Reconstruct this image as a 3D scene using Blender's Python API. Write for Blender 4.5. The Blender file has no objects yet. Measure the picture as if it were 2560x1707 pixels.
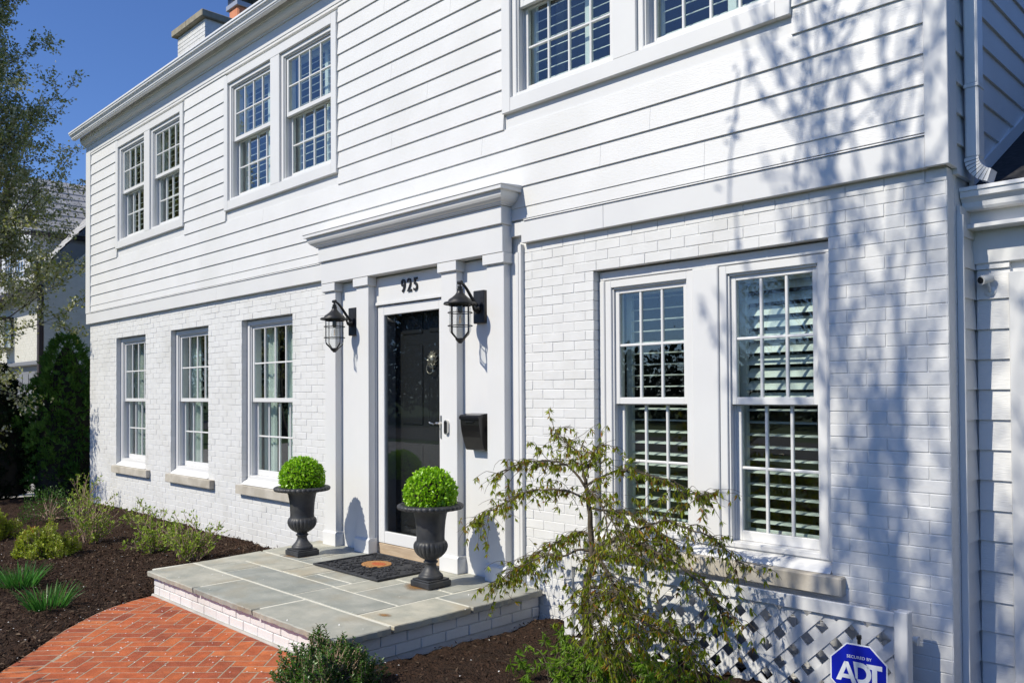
import bpy, math, random
import numpy as np
from mathutils import Matrix, Vector

S = bpy.context.scene
COL = S.collection
PI = math.pi
rad = math.radians

# ------------------------------------------------------------------ camera
CAMZ = 1.61
yaw, pitch, roll, fpx = .7891, .0168, -.0057, 2077.5
Fv = Vector((-math.sin(yaw)*math.cos(pitch), math.cos(yaw)*math.cos(pitch), math.sin(pitch)))
Rv = Fv.cross(Vector((0, 0, 1))).normalized(); Uv = Rv.cross(Fv)
R2 = Rv*math.cos(roll)+Uv*math.sin(roll); U2 = Uv*math.cos(roll)-Rv*math.sin(roll)
cd = bpy.data.cameras.new('camera'); co = bpy.data.objects.new('camera', cd); COL.objects.link(co)
co.matrix_world = Matrix(((R2.x, U2.x, -Fv.x, 0), (R2.y, U2.y, -Fv.y, -4.42), (R2.z, U2.z, -Fv.z, CAMZ), (0, 0, 0, 1)))
cd.sensor_width = 36; cd.lens = fpx/2560*36; cd.shift_y = 97.2/2560
cd.clip_start = .05; cd.clip_end = 2000
S.camera = co

# ------------------------------------------------------------------ light
SUN = Vector((-.27, -1.0, .95)).normalized()
SUN_EL = math.asin(SUN.z); SUN_AZ = math.atan2(SUN.x, SUN.y)
w = bpy.data.worlds.new('World'); S.world = w; w.use_nodes = True
nt = w.node_tree; nt.nodes.clear()
sky = nt.nodes.new('ShaderNodeTexSky'); sky.sky_type = 'NISHITA'; sky.sun_disc = False
sky.sun_elevation = SUN_EL; sky.sun_rotation = SUN_AZ
sky.air_density = 1.0; sky.dust_density = .2; sky.ozone_density = 3.0; sky.altitude = 200
bgn = nt.nodes.new('ShaderNodeBackground'); bgn.inputs['Strength'].default_value = .088
wo = nt.nodes.new('ShaderNodeOutputWorld')
tint = nt.nodes.new('ShaderNodeVectorMath'); tint.operation = 'MULTIPLY'; tint.inputs[1].default_value = (.88, 1.12, 1.62)
nt.links.new(sky.outputs[0], tint.inputs[0]); nt.links.new(tint.outputs[0], bgn.inputs[0]); nt.links.new(bgn.outputs[0], wo.inputs[0])
sl = bpy.data.lights.new('sun', 'SUN'); sl.energy = 4.75; sl.angle = rad(.53); sl.color = (1.0, .935, .80)
so = bpy.data.objects.new('sun', sl); COL.objects.link(so)
so.rotation_euler = SUN.to_track_quat('Z', 'Y').to_euler(); so.location = (-10, -30, 30)
S.view_settings.view_transform = 'Standard'; S.view_settings.look = 'None'
S.view_settings.exposure = 0.0; S.view_settings.gamma = 1.0; S.view_settings.use_curve_mapping = False
S.render.engine = 'CYCLES'
S.cycles.max_bounces = 5; S.cycles.diffuse_bounces = 3; S.cycles.transparent_max_bounces = 20

# ------------------------------------------------------------------ materials
def new_mat(name):
    m = bpy.data.materials.new(name); m.use_nodes = True
    n = m.node_tree.nodes; n.clear()
    return m, n, m.node_tree.links

def ramp(n, stops):
    r = n.new('ShaderNodeValToRGB'); e = r.color_ramp.elements
    while len(e) < len(stops): e.new(.5)
    for k, (p, c) in enumerate(stops):
        e[k].position = p; e[k].color = (*c, 1)
    return r

def mat(name, c1, c2=None, rough=.5, spec=.5, nscale=8, nstretch=(1, 1, 1), detail=4, bump=0, bscale=60, bstretch=(1, 1, 1),
        bdist=.002, metal=0, rnd=None, rnd_src='object', lo=.35, hi=.65, c3=None, s3=1.2):
    """plain paint / stone material: two tones by noise, optional per-piece variation, fine bump"""
    m, n, l = new_mat(name)
    o = n.new('ShaderNodeOutputMaterial'); p = n.new('ShaderNodeBsdfPrincipled')
    l.new(p.outputs[0], o.inputs[0])
    p.inputs['Roughness'].default_value = rough; p.inputs['Specular IOR Level'].default_value = spec
    p.inputs['Metallic'].default_value = metal
    tc = n.new('ShaderNodeNewGeometry')
    col = None
    if c2:
        mp = n.new('ShaderNodeMapping'); mp.inputs['Scale'].default_value = nstretch
        l.new(tc.outputs['Position'], mp.inputs[0])
        nz = n.new('ShaderNodeTexNoise'); nz.inputs['Scale'].default_value = nscale; nz.inputs['Detail'].default_value = detail
        l.new(mp.outputs[0], nz.inputs['Vector'])
        r = ramp(n, [(lo, c1), (hi, c2)]); l.new(nz.outputs[0], r.inputs[0]); col = r.outputs[0]
    if c3:
        nz3 = n.new('ShaderNodeTexNoise'); nz3.inputs['Scale'].default_value = s3; nz3.inputs['Detail'].default_value = 6
        l.new(tc.outputs['Position'], nz3.inputs['Vector'])
        r3 = ramp(n, [(.52, (0, 0, 0)), (.7, (1, 1, 1))]); l.new(nz3.outputs[0], r3.inputs[0])
        mx3 = n.new('ShaderNodeMix'); mx3.data_type = 'RGBA'
        l.new(r3.outputs[0], mx3.inputs['Factor'])
        if col: l.new(col, mx3.inputs['A'])
        else: mx3.inputs['A'].default_value = (*c1, 1)
        mx3.inputs['B'].default_value = (*c3, 1); col = mx3.outputs['Result']
    if rnd:
        src = n.new('ShaderNodeObjectInfo').outputs['Random'] if rnd_src == 'object' else tc.outputs['Random Per Island']
        rr = ramp(n, [(k/(len(rnd)-1), c) for k, c in enumerate(rnd)]); l.new(src, rr.inputs[0])
        mx = n.new('ShaderNodeMix'); mx.data_type = 'RGBA'; mx.blend_type = 'MULTIPLY'; mx.inputs['Factor'].default_value = 1
        l.new(rr.outputs[0], mx.inputs['A'])
        if col: l.new(col, mx.inputs['B'])
        else: mx.inputs['B'].default_value = (*c1, 1)
        col = mx.outputs['Result']
    if col: l.new(col, p.inputs['Base Color'])
    else: p.inputs['Base Color'].default_value = (*c1, 1)
    if bump:
        mp2 = n.new('ShaderNodeMapping'); mp2.inputs['Scale'].default_value = bstretch
        l.new(tc.outputs['Position'], mp2.inputs[0])
        nb = n.new('ShaderNodeTexNoise'); nb.inputs['Scale'].default_value = bscale; nb.inputs['Detail'].default_value = 5
        l.new(mp2.outputs[0], nb.inputs['Vector'])
        b = n.new('ShaderNodeBump'); b.inputs['Strength'].default_value = bump; b.inputs['Distance'].default_value = bdist
        l.new(nb.outputs[0], b.inputs['Height']); l.new(b.outputs[0], p.inputs['Normal'])
    return m

def leaf_mat(name, cols, rough=.45, trans=.35, spec=.4):
    m, n, l = new_mat(name)
    o = n.new('ShaderNodeOutputMaterial'); p = n.new('ShaderNodeBsdfPrincipled'); t = n.new('ShaderNodeBsdfTranslucent')
    mx = n.new('ShaderNodeMixShader'); mx.inputs[0].default_value = trans
    g = n.new('ShaderNodeNewGeometry')
    r = ramp(n, [(k/max(1, len(cols)-1), c) for k, c in enumerate(cols)])
    l.new(g.outputs['Random Per Island'], r.inputs[0])
    l.new(r.outputs[0], p.inputs['Base Color']); l.new(r.outputs[0], t.inputs[0])
    p.inputs['Roughness'].default_value = rough; p.inputs['Specular IOR Level'].default_value = spec
    l.new(p.outputs[0], mx.inputs[1]); l.new(t.outputs[0], mx.inputs[2]); l.new(mx.outputs[0], o.inputs[0])
    return m

def glass_mat(name, tint=(.8, .93, .87), refl=1.0, wav=.0):
    m, n, l = new_mat(name)
    o = n.new('ShaderNodeOutputMaterial'); t = n.new('ShaderNodeBsdfTransparent'); gl = n.new('ShaderNodeBsdfGlossy')
    t.inputs[0].default_value = (*tint, 1); gl.inputs['Roughness'].default_value = 0
    # Schlick reflectance from |N.I|, the same on both faces of the thin pane
    g = n.new('ShaderNodeNewGeometry'); dt = n.new('ShaderNodeVectorMath'); dt.operation = 'DOT_PRODUCT'
    l.new(g.outputs['Incoming'], dt.inputs[0])
    def mth(op, a_, b_=None):
        q = n.new('ShaderNodeMath'); q.operation = op; q.use_clamp = False
        for k_, v_ in enumerate((a_, b_)):
            if v_ is None: continue
            if isinstance(v_, (int, float)): q.inputs[k_].default_value = v_
            else: l.new(v_, q.inputs[k_])
        return q.outputs[0]
    c_ = mth('ABSOLUTE', dt.outputs['Value']); f_ = mth('POWER', mth('SUBTRACT', 1.0, c_), 5.0)
    f_ = mth('MULTIPLY', mth('ADD', mth('MULTIPLY', f_, .955), .045), refl); f_ = mth('MINIMUM', f_, 1.0)
    mx = n.new('ShaderNodeMixShader'); l.new(f_, mx.inputs[0])
    l.new(t.outputs[0], mx.inputs[1]); l.new(gl.outputs[0], mx.inputs[2]); l.new(mx.outputs[0], o.inputs[0])
    if wav:
        nz = n.new('ShaderNodeTexNoise'); nz.inputs['Scale'].default_value = 2.5; nz.inputs['Detail'].default_value = 1
        l.new(g.outputs['Position'], nz.inputs['Vector'])
        b = n.new('ShaderNodeBump'); b.inputs['Strength'].default_value = wav; b.inputs['Distance'].default_value = .01
        l.new(nz.outputs[0], b.inputs['Height']); l.new(b.outputs[0], gl.inputs['Normal']); l.new(b.outputs[0], dt.inputs[1])
    else: l.new(g.outputs['Normal'], dt.inputs[1])
    return m

W1 = (.68, .68, .672); W2 = (.71, .71, .702)
M = {}
M['siding'] = mat('siding_paint', W1, W2, rough=.5, nscale=3, bump=.5, bscale=26, bstretch=(1, 8, 9), bdist=.004, c3=(.645, .645, .63), s3=.9)
M['trim'] = mat('trim_paint', (.68, .68, .675), (.71, .71, .70), rough=.42, nscale=2, bump=.12, bscale=30, bdist=.002)
M['brickw'] = mat('white_painted_brick', (.68, .68, .668), (.72, .72, .71), rough=.55, nscale=9, bump=.35, bscale=45, bdist=.004, c3=(.63, .625, .60), s3=1.6, rnd=[(.96, .96, .96), (1, 1, 1), (.98, .98, .98)])
M['brickws'] = mat('white_painted_brickwork', (.68, .68, .668), (.72, .72, .71), rough=.55, nscale=9, bump=.3, bscale=45, bdist=.004, c3=(.635, .63, .605), s3=1.6, rnd=[(.955, .955, .955), (1, 1, 1), (.98, .98, .98)], rnd_src='island')
M['mortar'] = mat('painted_mortar', (.67, .67, .655), (.73, .73, .72), rough=.7, nscale=20, bump=.6, bscale=80, bdist=.003)
M['lime'] = mat('limestone', (.42, .385, .32), (.53, .49, .42), rough=.75, nscale=6, bump=.5, bscale=60, bdist=.003, c3=(.36, .32, .26), s3=4)
M['blue'] = mat('bluestone', (.70, .73, .72), (1.0, 1.0, .97), rough=.6, nscale=5, detail=8, bump=.9, bscale=16, bdist=.006,
                rnd=[(.36, .37, .34), (.49, .47, .40), (.31, .33, .315), (.54, .515, .43), (.43, .425, .37), (.38, .385, .36)], c3=(.80, .74, .64), s3=3.2)
M['stoneedge'] = mat('bluestone_edge', (.10, .115, .10), (.20, .215, .19), rough=.8, nscale=14, bump=1, bscale=40, bdist=.01)
M['grout'] = mat('grout', (.62, .60, .50), (.72, .70, .60), rough=.85, nscale=25, bump=.5, bscale=90)
M['joint'] = mat('reddish_mortar', (.16, .09, .07), (.24, .15, .12), rough=.9, nscale=20)
M['rust'] = mat('rust_stain', (.36, .22, .09), (.30, .27, .19), rough=.8, nscale=30)
M['paver'] = mat('clay_paver', (.74, .72, .70), (1.0, 1.0, 1.0), rough=.75, nscale=14, bump=.7, bscale=55, bdist=.004,
                 rnd=[(.49, .112, .032), (.56, .142, .038), (.31, .068, .026), (.52, .12, .034), (.60, .175, .05), (.40, .088, .03), (.47, .125, .04)], c3=(.70, .62, .58), s3=6)
M['sandjoint'] = mat('sand_joint', (.30, .235, .16), (.42, .34, .25), rough=.95, nscale=30)
M['mulch'] = mat('mulch', (.020, .012, .008), (.062, .034, .021), rough=.95, spec=.2, nscale=55, detail=8, bump=1, bscale=70, bdist=.03, c3=(.032, .02, .013), s3=6)
M['chips'] = mat('mulch_chip', (1, 1, 1), rough=.9, spec=.2, rnd=[(.022, .013, .009), (.06, .033, .02), (.035, .02, .013), (.11, .066, .042), (.03, .018, .012), (.17, .12, .08), (.026, .015, .01)], rnd_src='island')
M['lawn'] = mat('lawn', (.035, .07, .018), (.065, .11, .03), rough=.9, spec=.2, nscale=12, detail=8)
M['asphalt'] = mat('asphalt', (.045, .045, .047), (.065, .065, .065), rough=.9, nscale=60)
M['concrete'] = mat('driveway_concrete', (.36, .34, .31), (.46, .44, .40), rough=.9, nscale=5)
M['iron'] = mat('cast_iron', (.020, .022, .026), (.045, .047, .052), rough=.5, spec=.5, nscale=9, bump=.5, bscale=70, bdist=.002, c3=(.06, .059, .057), s3=7)
M['black'] = mat('black_powder_coat', (.012, .012, .013), (.022, .022, .023), rough=.42, nscale=30, bump=.2, bscale=200, bdist=.001)
M['blackgloss'] = mat('black_enamel', (.010, .010, .011), rough=.22)
M['rubber'] = mat('rubber', (.018, .019, .022), (.04, .042, .047), rough=.65, nscale=40)
M['coir'] = mat('coir', (.50, .26, .09), (.33, .15, .05), rough=.95, nscale=60, bump=1, bscale=150, bdist=.006)
M['coirred'] = mat('coir_red', (.42, .07, .02), (.5, .16, .05), rough=.95, nscale=60, bump=1, bscale=150, bdist=.006)
M['glass'] = glass_mat('window_glass', (.915, .955, .94), 2.0, .03)
M['doorglass'] = glass_mat('door_glass', (.85, .87, .87), 1.1, .01)
M['lampglass'] = glass_mat('lantern_glass', (.95, .96, .96), 1.0, .3)
M['louver'] = mat('shutter_paint', (.76, .80, .77), rough=.45)
M['curtain'] = mat('curtain_cloth', (.68, .745, .715), (.74, .79, .76), rough=.9, nscale=4)
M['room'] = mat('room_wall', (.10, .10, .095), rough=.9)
M['darkdoor'] = mat('dark_door_paint', (.028, .029, .031), rough=.3)
M['bronze'] = mat('aged_bronze', (.60, .56, .46), (.26, .23, .18), rough=.4, metal=.6, nscale=40, bump=.6, bscale=120)
M['steel'] = mat('satin_nickel', (.62, .61, .58), rough=.3, metal=1)
M['gutter'] = mat('gutter_enamel', (.74, .745, .75), (.79, .79, .79), rough=.35, nscale=2)
M['oak'] = mat('threshold_wood', (.40, .30, .20), (.50, .39, .27), rough=.6, nscale=6, nstretch=(1, 12, 12))
M['slate'] = mat('roof_slate', (.8, .8, .8), (1, 1, 1), rough=.7, nscale=6, rnd=[(.36, .36, .365), (.48, .475, .47), (.41, .41, .41)], rnd_src='island')
M['shingle'] = mat('dark_shingle', (.012, .012, .014), (.03, .03, .032), rough=.9, nscale=40)
M['cream'] = mat('cream_painted_brick', (.60, .585, .51), (.65, .63, .56), rough=.7, nscale=10, rnd=[(.97, .97, .97), (1, 1, 1)], rnd_src='island')
M['creammortar'] = mat('cream_mortar', (.58, .565, .49), rough=.8)
M['brown'] = mat('brown_metal', (.045, .03, .024), rough=.5)
M['greydoor'] = mat('garage_door_paint', (.20, .205, .22), rough=.6)
M['clay'] = mat('clay_flue', (.56, .20, .10), (.66, .27, .14), rough=.8, nscale=8, nstretch=(1, 1, .2))
M['castcap'] = mat('cast_chimney_cap', (.24, .215, .165), (.33, .30, .23), rough=.9, nscale=9)
M['tin'] = mat('chimney_hood_metal', (.06, .055, .05), (.17, .15, .11), rough=.5, metal=.6, nscale=9)
M['tinlight'] = mat('flue_collar_metal', (.42, .44, .48), rough=.45, metal=.5)
M['blackplastic'] = mat('black_plastic', (.012, .012, .012), rough=.4)
M['signblue'] = mat('sign_blue', (.006, .016, .36), rough=.25)
M['signwhite'] = mat('sign_white', (.78, .80, .82), rough=.3)
M['pvc'] = mat('white_pvc', (.70, .70, .68), rough=.35)
M['red'] = mat('red_tag', (.55, .02, .02), rough=.4)
M['bulb'] = mat('bulb_filament', (.75, .42, .14), rough=.3)
M['bark'] = mat('bark', (.06, .048, .036), (.14, .115, .09), rough=.9, nscale=30, nstretch=(1, 1, .25), bump=1, bscale=60, bstretch=(1, 1, .2), bdist=.01)
M['twig'] = mat('pale_twig', (.33, .21, .15), (.46, .34, .25), rough=.8, nscale=30)
M['maplebark'] = mat('maple_bark', (.055, .043, .028), (.13, .105, .07), rough=.85, nscale=25, nstretch=(1, 1, .3), bump=.8, bscale=70, bdist=.006)
M['maple'] = leaf_mat('maple_leaf', [(.23, .30, .016), (.34, .42, .02), (.19, .26, .014), (.28, .35, .018), (.42, .47, .028), (.25, .30, .016), (.21, .30, .016), (.44, .16, .02), (.30, .38, .02), (.20, .28, .015), (.32, .08, .02)], trans=.5)
M['topiary'] = leaf_mat('topiary_leaf', [(.20, .42, .010), (.31, .60, .016), (.25, .50, .012), (.42, .70, .04), (.27, .54, .014)], rough=.28, trans=.30, spec=.5)
M['boxleaf'] = leaf_mat('boxwood_leaf', [(.035, .09, .012), (.065, .15, .016), (.05, .12, .014), (.11, .23, .025), (.045, .11, .014)], rough=.32, trans=.25, spec=.45)
M['goldbox'] = leaf_mat('gold_shrub_leaf', [(.24, .33, .016), (.38, .45, .026), (.18, .26, .014), (.46, .52, .045), (.29, .38, .02)], rough=.4, trans=.3)
M['orange'] = leaf_mat('orange_tip_leaf', [(.42, .22, .02), (.5, .30, .03), (.30, .22, .02)], rough=.5, trans=.3)
M['bud'] = leaf_mat('bud_leaf', [(.26, .38, .035), (.36, .48, .045), (.20, .30, .03), (.44, .55, .08)], rough=.5, trans=.3)
M['blade'] = leaf_mat('blade_leaf', [(.05, .20, .03), (.09, .28, .04), (.035, .15, .022), (.14, .32, .05)], rough=.35, trans=.3)
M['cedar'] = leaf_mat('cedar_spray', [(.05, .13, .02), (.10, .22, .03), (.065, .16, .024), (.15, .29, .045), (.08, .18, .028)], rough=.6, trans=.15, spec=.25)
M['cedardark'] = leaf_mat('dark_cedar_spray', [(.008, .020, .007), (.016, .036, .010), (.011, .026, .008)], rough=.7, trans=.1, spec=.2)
M['pear'] = leaf_mat('pear_leaf', [(.30, .32, .06), (.40, .43, .09), (.20, .22, .04), (.74, .72, .52), (.34, .36, .08), (.66, .64, .44), (.24, .27, .05), (.80, .78, .62)], rough=.5, trans=.3)
M['streetleaf'] = leaf_mat('street_tree_bud', [(.06, .08, .02), (.10, .12, .03), (.08, .07, .03)], rough=.6, trans=.2)
M['petal'] = mat('petal', (.82, .82, .80), rough=.6)
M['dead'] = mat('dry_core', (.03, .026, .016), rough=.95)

# ------------------------------------------------------------------ builders
class MB:
    """collects shapes; build() links them as ONE mesh object"""
    def __init__(s): s.v = []; s.f = []
    def add(s, v, f):
        o = len(s.v); s.v += [tuple(p) for p in v]; s.f += [tuple(i+o for i in q) for q in f]; return s
    def box(s, x0, x1, y0, y1, z0, z1, c=0):
        if c <= 0:
            return s.add([(x0, y0, z0), (x1, y0, z0), (x1, y1, z0), (x0, y1, z0), (x0, y0, z1), (x1, y0, z1), (x1, y1, z1), (x0, y1, z1)],
                         [(0, 3, 2, 1), (4, 5, 6, 7), (0, 1, 5, 4), (1, 2, 6, 5), (2, 3, 7, 6), (3, 0, 4, 7)])
        X = (x0, x1); Y = (y0, y1); Z = (z0, z1); v = []; idx = {}
        for i in (0, 1):
            for j in (0, 1):
                for k in (0, 1):
                    sx = 1 if i == 0 else -1; sy = 1 if j == 0 else -1; sz = 1 if k == 0 else -1
                    idx[i, j, k, 0] = len(v); v.append((X[i], Y[j]+sy*c, Z[k]+sz*c))
                    idx[i, j, k, 1] = len(v); v.append((X[i]+sx*c, Y[j], Z[k]+sz*c))
                    idx[i, j, k, 2] = len(v); v.append((X[i]+sx*c, Y[j]+sy*c, Z[k]))
        f = []
        A = lambda i, j, k, a: idx[i, j, k, a]
        for i in (0, 1):
            q = [A(i, 0, 0, 0), A(i, 1, 0, 0), A(i, 1, 1, 0), A(i, 0, 1, 0)]; f.append(q if i else q[::-1])
            q = [A(0, i, 0, 1), A(1, i, 0, 1), A(1, i, 1, 1), A(0, i, 1, 1)]; f.append(q[::-1] if i else q)
            q = [A(0, 0, i, 2), A(1, 0, i, 2), A(1, 1, i, 2), A(0, 1, i, 2)]; f.append(q if i else q[::-1])
        for i in (0, 1):
            for j in (0, 1):
                q = [A(i, j, 0, 0), A(i, j, 1, 0), A(i, j, 1, 1), A(i, j, 0, 1)]; f.append(q if (i+j) % 2 == 0 else q[::-1])
                q = [A(i, 0, j, 0), A(i, 0, j, 2), A(i, 1, j, 2), A(i, 1, j, 0)]; f.append(q if (i+j) % 2 == 0 else q[::-1])
                q = [A(0, i, j, 1), A(1, i, j, 1), A(1, i, j, 2), A(0, i, j, 2)]; f.append(q if (i+j) % 2 == 0 else q[::-1])
        for i in (0, 1):
            for j in (0, 1):
                for k in (0, 1):
                    q = [A(i, j, k, 0), A(i, j, k, 1), A(i, j, k, 2)]; f.append(q if (i+j+k) % 2 else q[::-1])
        return s.add(v, f)
    def prism(s, poly, a0, a1, axis='x'):
        """closed polygon extruded along an axis; poly points are the other two coordinates in order"""
        n = len(poly)
        def P(t, q):
            return (t, q[0], q[1]) if axis == 'x' else ((q[0], t, q[1]) if axis == 'y' else (q[0], q[1], t))
        v = [P(a0, q) for q in poly]+[P(a1, q) for q in poly]
        f = [tuple(range(n))[::-1], tuple(range(n, 2*n))]+[(i, (i+1) % n, n+(i+1) % n, n+i) for i in range(n)]
        return s.add(v, f)
    def lathe(s, prof, seg=32, loc=(0, 0, 0), mod=None, cap=True):
        v = []; f = []
        for k, (r, z) in enumerate(prof):
            for i in range(seg):
                a = 2*PI*i/seg; rr = r; zz = z
                if mod: rr, zz = mod(k, r, z, a)
                v.append((loc[0]+rr*math.cos(a), loc[1]+rr*math.sin(a), loc[2]+zz))
        for k in range(len(prof)-1):
            for i in range(seg):
                j = (i+1) % seg; f.append((k*seg+i, k*seg+j, (k+1)*seg+j, (k+1)*seg+i))
        if cap:
            f.append(tuple(range(seg))[::-1]); f.append(tuple(range((len(prof)-1)*seg, len(prof)*seg)))
        return s.add(v, f)
    def tube(s, pts, rs, n=6, cap=True):
        pts = [Vector(p) for p in pts]; m = len(pts)
        if not hasattr(rs, '__len__'): rs = [rs]*m
        v = []; f = []; ref = None
        for k in range(m):
            d = (pts[min(k+1, m-1)]-pts[max(k-1, 0)])
            if d.length < 1e-9: d = Vector((0, 0, 1))
            d.normalize()
            if ref is None: ref = Vector((1, 0, 0)) if abs(d.x) < .9 else Vector((0, 1, 0))
            a = d.cross(ref).normalized(); b = d.cross(a); ref = b.cross(d)*1.0 if False else ref
            for i in range(n):
                t = 2*PI*i/n; q = pts[k]+(a*math.cos(t)+b*math.sin(t))*rs[k]; v.append(tuple(q))
        for k in range(m-1):
            for i in range(n):
                j = (i+1) % n; f.append((k*n+i, (k+1)*n+i, (k+1)*n+j, k*n+j))
        if cap: f.append(tuple(range(n))); f.append(tuple(range((m-1)*n, m*n))[::-1])
        return s.add(v, f)
    def torus(s, R, r, loc=(0, 0, 0), ax='z', n=24, m=6):
        v = []; f = []
        for i in range(n):
            a = 2*PI*i/n
            for j in range(m):
                b = 2*PI*j/m; x = (R+r*math.cos(b))*math.cos(a); y = (R+r*math.cos(b))*math.sin(a); z = r*math.sin(b)
                p = (x, y, z) if ax == 'z' else ((x, z, y) if ax == 'y' else (z, x, y))
                v.append((loc[0]+p[0], loc[1]+p[1], loc[2]+p[2]))
        for i in range(n):
            for j in range(m):
                f.append((i*m+j, ((i+1) % n)*m+j, ((i+1) % n)*m+(j+1) % m, i*m+(j+1) % m))
        return s.add(v, f)
    def mesh(s, name, smooth=False):
        me = bpy.data.meshes.new(name); me.from_pydata(s.v, [], s.f); me.validate(); me.update()
        if smooth: smooth_mesh(me, smooth)
        return me
    def build(s, name, m, parent=None, local=False, smooth=False):
        return put(name, s.mesh(name, smooth), m, parent, local)

def smooth_mesh(me, ang):
    me.polygons.foreach_set('use_smooth', [True]*len(me.polygons))
    if ang is not True and ang < 180:
        try: me.set_sharp_from_angle(angle=rad(ang))
        except Exception: pass

def put(name, me, m=None, parent=None, local=False):
    o = bpy.data.objects.new(name, me); COL.objects.link(o)
    if m is not None and len(me.materials) == 0: me.materials.append(M[m])
    if parent is not None:
        o.parent = parent
        if not local: o.matrix_parent_inverse = Matrix.Translation(-WLOC.get(parent.name, Vector((0, 0, 0))))
    return o
WLOC = {}

def thing(name, label, cat, loc=(0, 0, 0), group=None, rz=0):
    o = bpy.data.objects.new(name, None); COL.objects.link(o); o.empty_display_size = .1
    o.location = loc; o.rotation_euler = (0, 0, rz); WLOC[o.name] = Vector(loc)
    o['label'] = label; o['category'] = cat
    if group: o['group'] = group
    return o
def tag(o, label, cat, group=None):
    o['label'] = label; o['category'] = cat
    if group: o['group'] = group
    return o
def struct(o): o['kind'] = 'structure'; return o
def stuff(o): o['kind'] = 'stuff'; return o
def copy_tree(o, parent=None):
    c = o.copy(); COL.objects.link(c); c.parent = parent
    for ch in list(o.children): copy_tree(ch, c)
    return c

def np_mesh(name, verts, faces_n, loops):
    """fast mesh: verts (N,3), constant-size faces given as (F,k) index array"""
    me = bpy.data.meshes.new(name)
    k = faces_n
    nf = len(loops)//k
    me.vertices.add(len(verts)); me.vertices.foreach_set('co', np.asarray(verts, np.float32).ravel())
    me.loops.add(len(loops)); me.loops.foreach_set('vertex_index', np.asarray(loops, np.int32))
    me.polygons.add(nf); me.polygons.foreach_set('loop_start', np.arange(0, nf*k, k, dtype=np.int32))
    try: me.polygons.foreach_set('loop_total', np.full(nf, k, np.int32))
    except Exception: pass
    me.update(calc_edges=True); me.validate()
    return me

def leaves(name, P, D, N, L, Wd, m, parent=None, fold=.25, tipw=.5, local=False):
    """P base points, D unit directions, N approx normals, L lengths, Wd widths -> folded 4-point leaves (2 triangles each)"""
    P = np.asarray(P, float); D = np.asarray(D, float); N = np.asarray(N, float); L = np.asarray(L, float)[:, None]; Wd = np.asarray(Wd, float)[:, None]
    D = D/np.maximum(1e-9, np.linalg.norm(D, axis=1, keepdims=True))
    B = np.cross(D, N); B /= np.maximum(1e-9, np.linalg.norm(B, axis=1, keepdims=True)); N2 = np.cross(B, D)
    a = P; t = P+D*L; mid = P+D*L*tipw
    b = mid+B*Wd*.5+N2*Wd*fold; c = mid-B*Wd*.5+N2*Wd*fold
    V = np.stack([a, b, t, c], 1).reshape(-1, 3); n = len(P)
    base = np.arange(n)[:, None]*4
    loops = (base+np.array([[0, 1, 2, 0, 2, 3]])).ravel()
    return put(name, np_mesh(name, V, 3, loops), m, parent, local)

def rnd_dirs(rng, n):
    v = rng.normal(size=(n, 3)); return v/np.linalg.norm(v, axis=1, keepdims=True)

def vnoise(x, y, seed=0):
    """smooth 2-D value noise (numpy)"""
    xi = np.floor(x).astype(int); yi = np.floor(y).astype(int); fx = x-xi; fy = y-yi
    fx = fx*fx*(3-2*fx); fy = fy*fy*(3-2*fy)
    def h(a, b):
        n = (a*374761393+b*668265263+seed*974711) & 0x7fffffff
        n = (n ^ (n >> 13))*1274126177 & 0x7fffffff
        return ((n ^ (n >> 16)) & 0xffff)/65535.
    return (h(xi, yi)*(1-fx)+h(xi+1, yi)*fx)*(1-fy)+(h(xi, yi+1)*(1-fx)+h(xi+1, yi+1)*fx)*fy

# ================================================================== GROUND
PORCH = .20
def gsheet(name, x0, x1, y0, y1, z, m):
    mb = MB(); mb.add([(x0, y0, z), (x1, y0, z), (x1, y1, z), (x0, y1, z)], [(0, 1, 2, 3)])
    return struct(mb.build(name, m))
gsheet('lawn', -400, 400, -400, 400, -.16, 'lawn')
gsheet('driveway', -26, -15.4, -14, 2.2, -.10, 'concrete')
gsheet('street', -400, 400, -24, -16, -.14, 'asphalt')

# path edge (left curve) from porch to lower right, world metres
EDGE = [(-6.86, -1.70), (-6.80, -1.90), (-6.72, -2.07), (-6.60, -2.235), (-6.44, -2.40), (-6.28, -2.555), (-6.0, -2.78), (-5.74, -2.985), (-5.48, -3.21), (-5.25, -3.44), (-5.05, -3.70), (-4.9, -4.0)]
REDGE = [(-4.28, -1.70), (-4.16, -2.0), (-3.98, -2.3), (-3.78, -2.6), (-3.6, -2.95), (-3.45, -3.3), (-3.35, -3.7), (-3.3, -4.0)]
POLY = EDGE+REDGE[::-1]
def in_poly(x, y, poly):
    x = np.asarray(x, float); y = np.asarray(y, float); r = np.zeros(x.shape, bool); n = len(poly)
    for i in range(n):
        x0, y0 = poly[i]; x1, y1 = poly[(i+1) % n]
        c = ((y0 > y) != (y1 > y)) & (x < (x1-x0)*(y-y0)/((y1-y0) or 1e-9)+x0); r ^= c
    return r
def porch_mask(x, y): return (x > -7.12+(-y)*.11) & (x < -4.1) & (y > -1.78)
def mulch_h(x, y):
    h = -.035+.035*vnoise(x*1.7, y*1.7, 3)+.022*vnoise(x*7, y*7, 5)+.03*vnoise(x*19, y*19, 9)+.022*vnoise(x*41, y*41, 11)
    h += np.clip((y+.5)*.0, 0, 1)
    return h-.02
gx = np.arange(-15.6, .9, .03); gy = np.arange(-4.3, .52, .03)
GX, GY = np.meshgrid(gx, gy, indexing='ij')
jit = np.random.default_rng(2)
Zm = mulch_h(GX, GY)
ip = in_poly(GX, GY, POLY); Zm = np.where(ip, -.075, Zm)
Zm = np.where(porch_mask(GX, GY), -.075, Zm)
Zm = np.where(GX < -14.6, Zm-(-14.6-GX)*.05, Zm)
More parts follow.
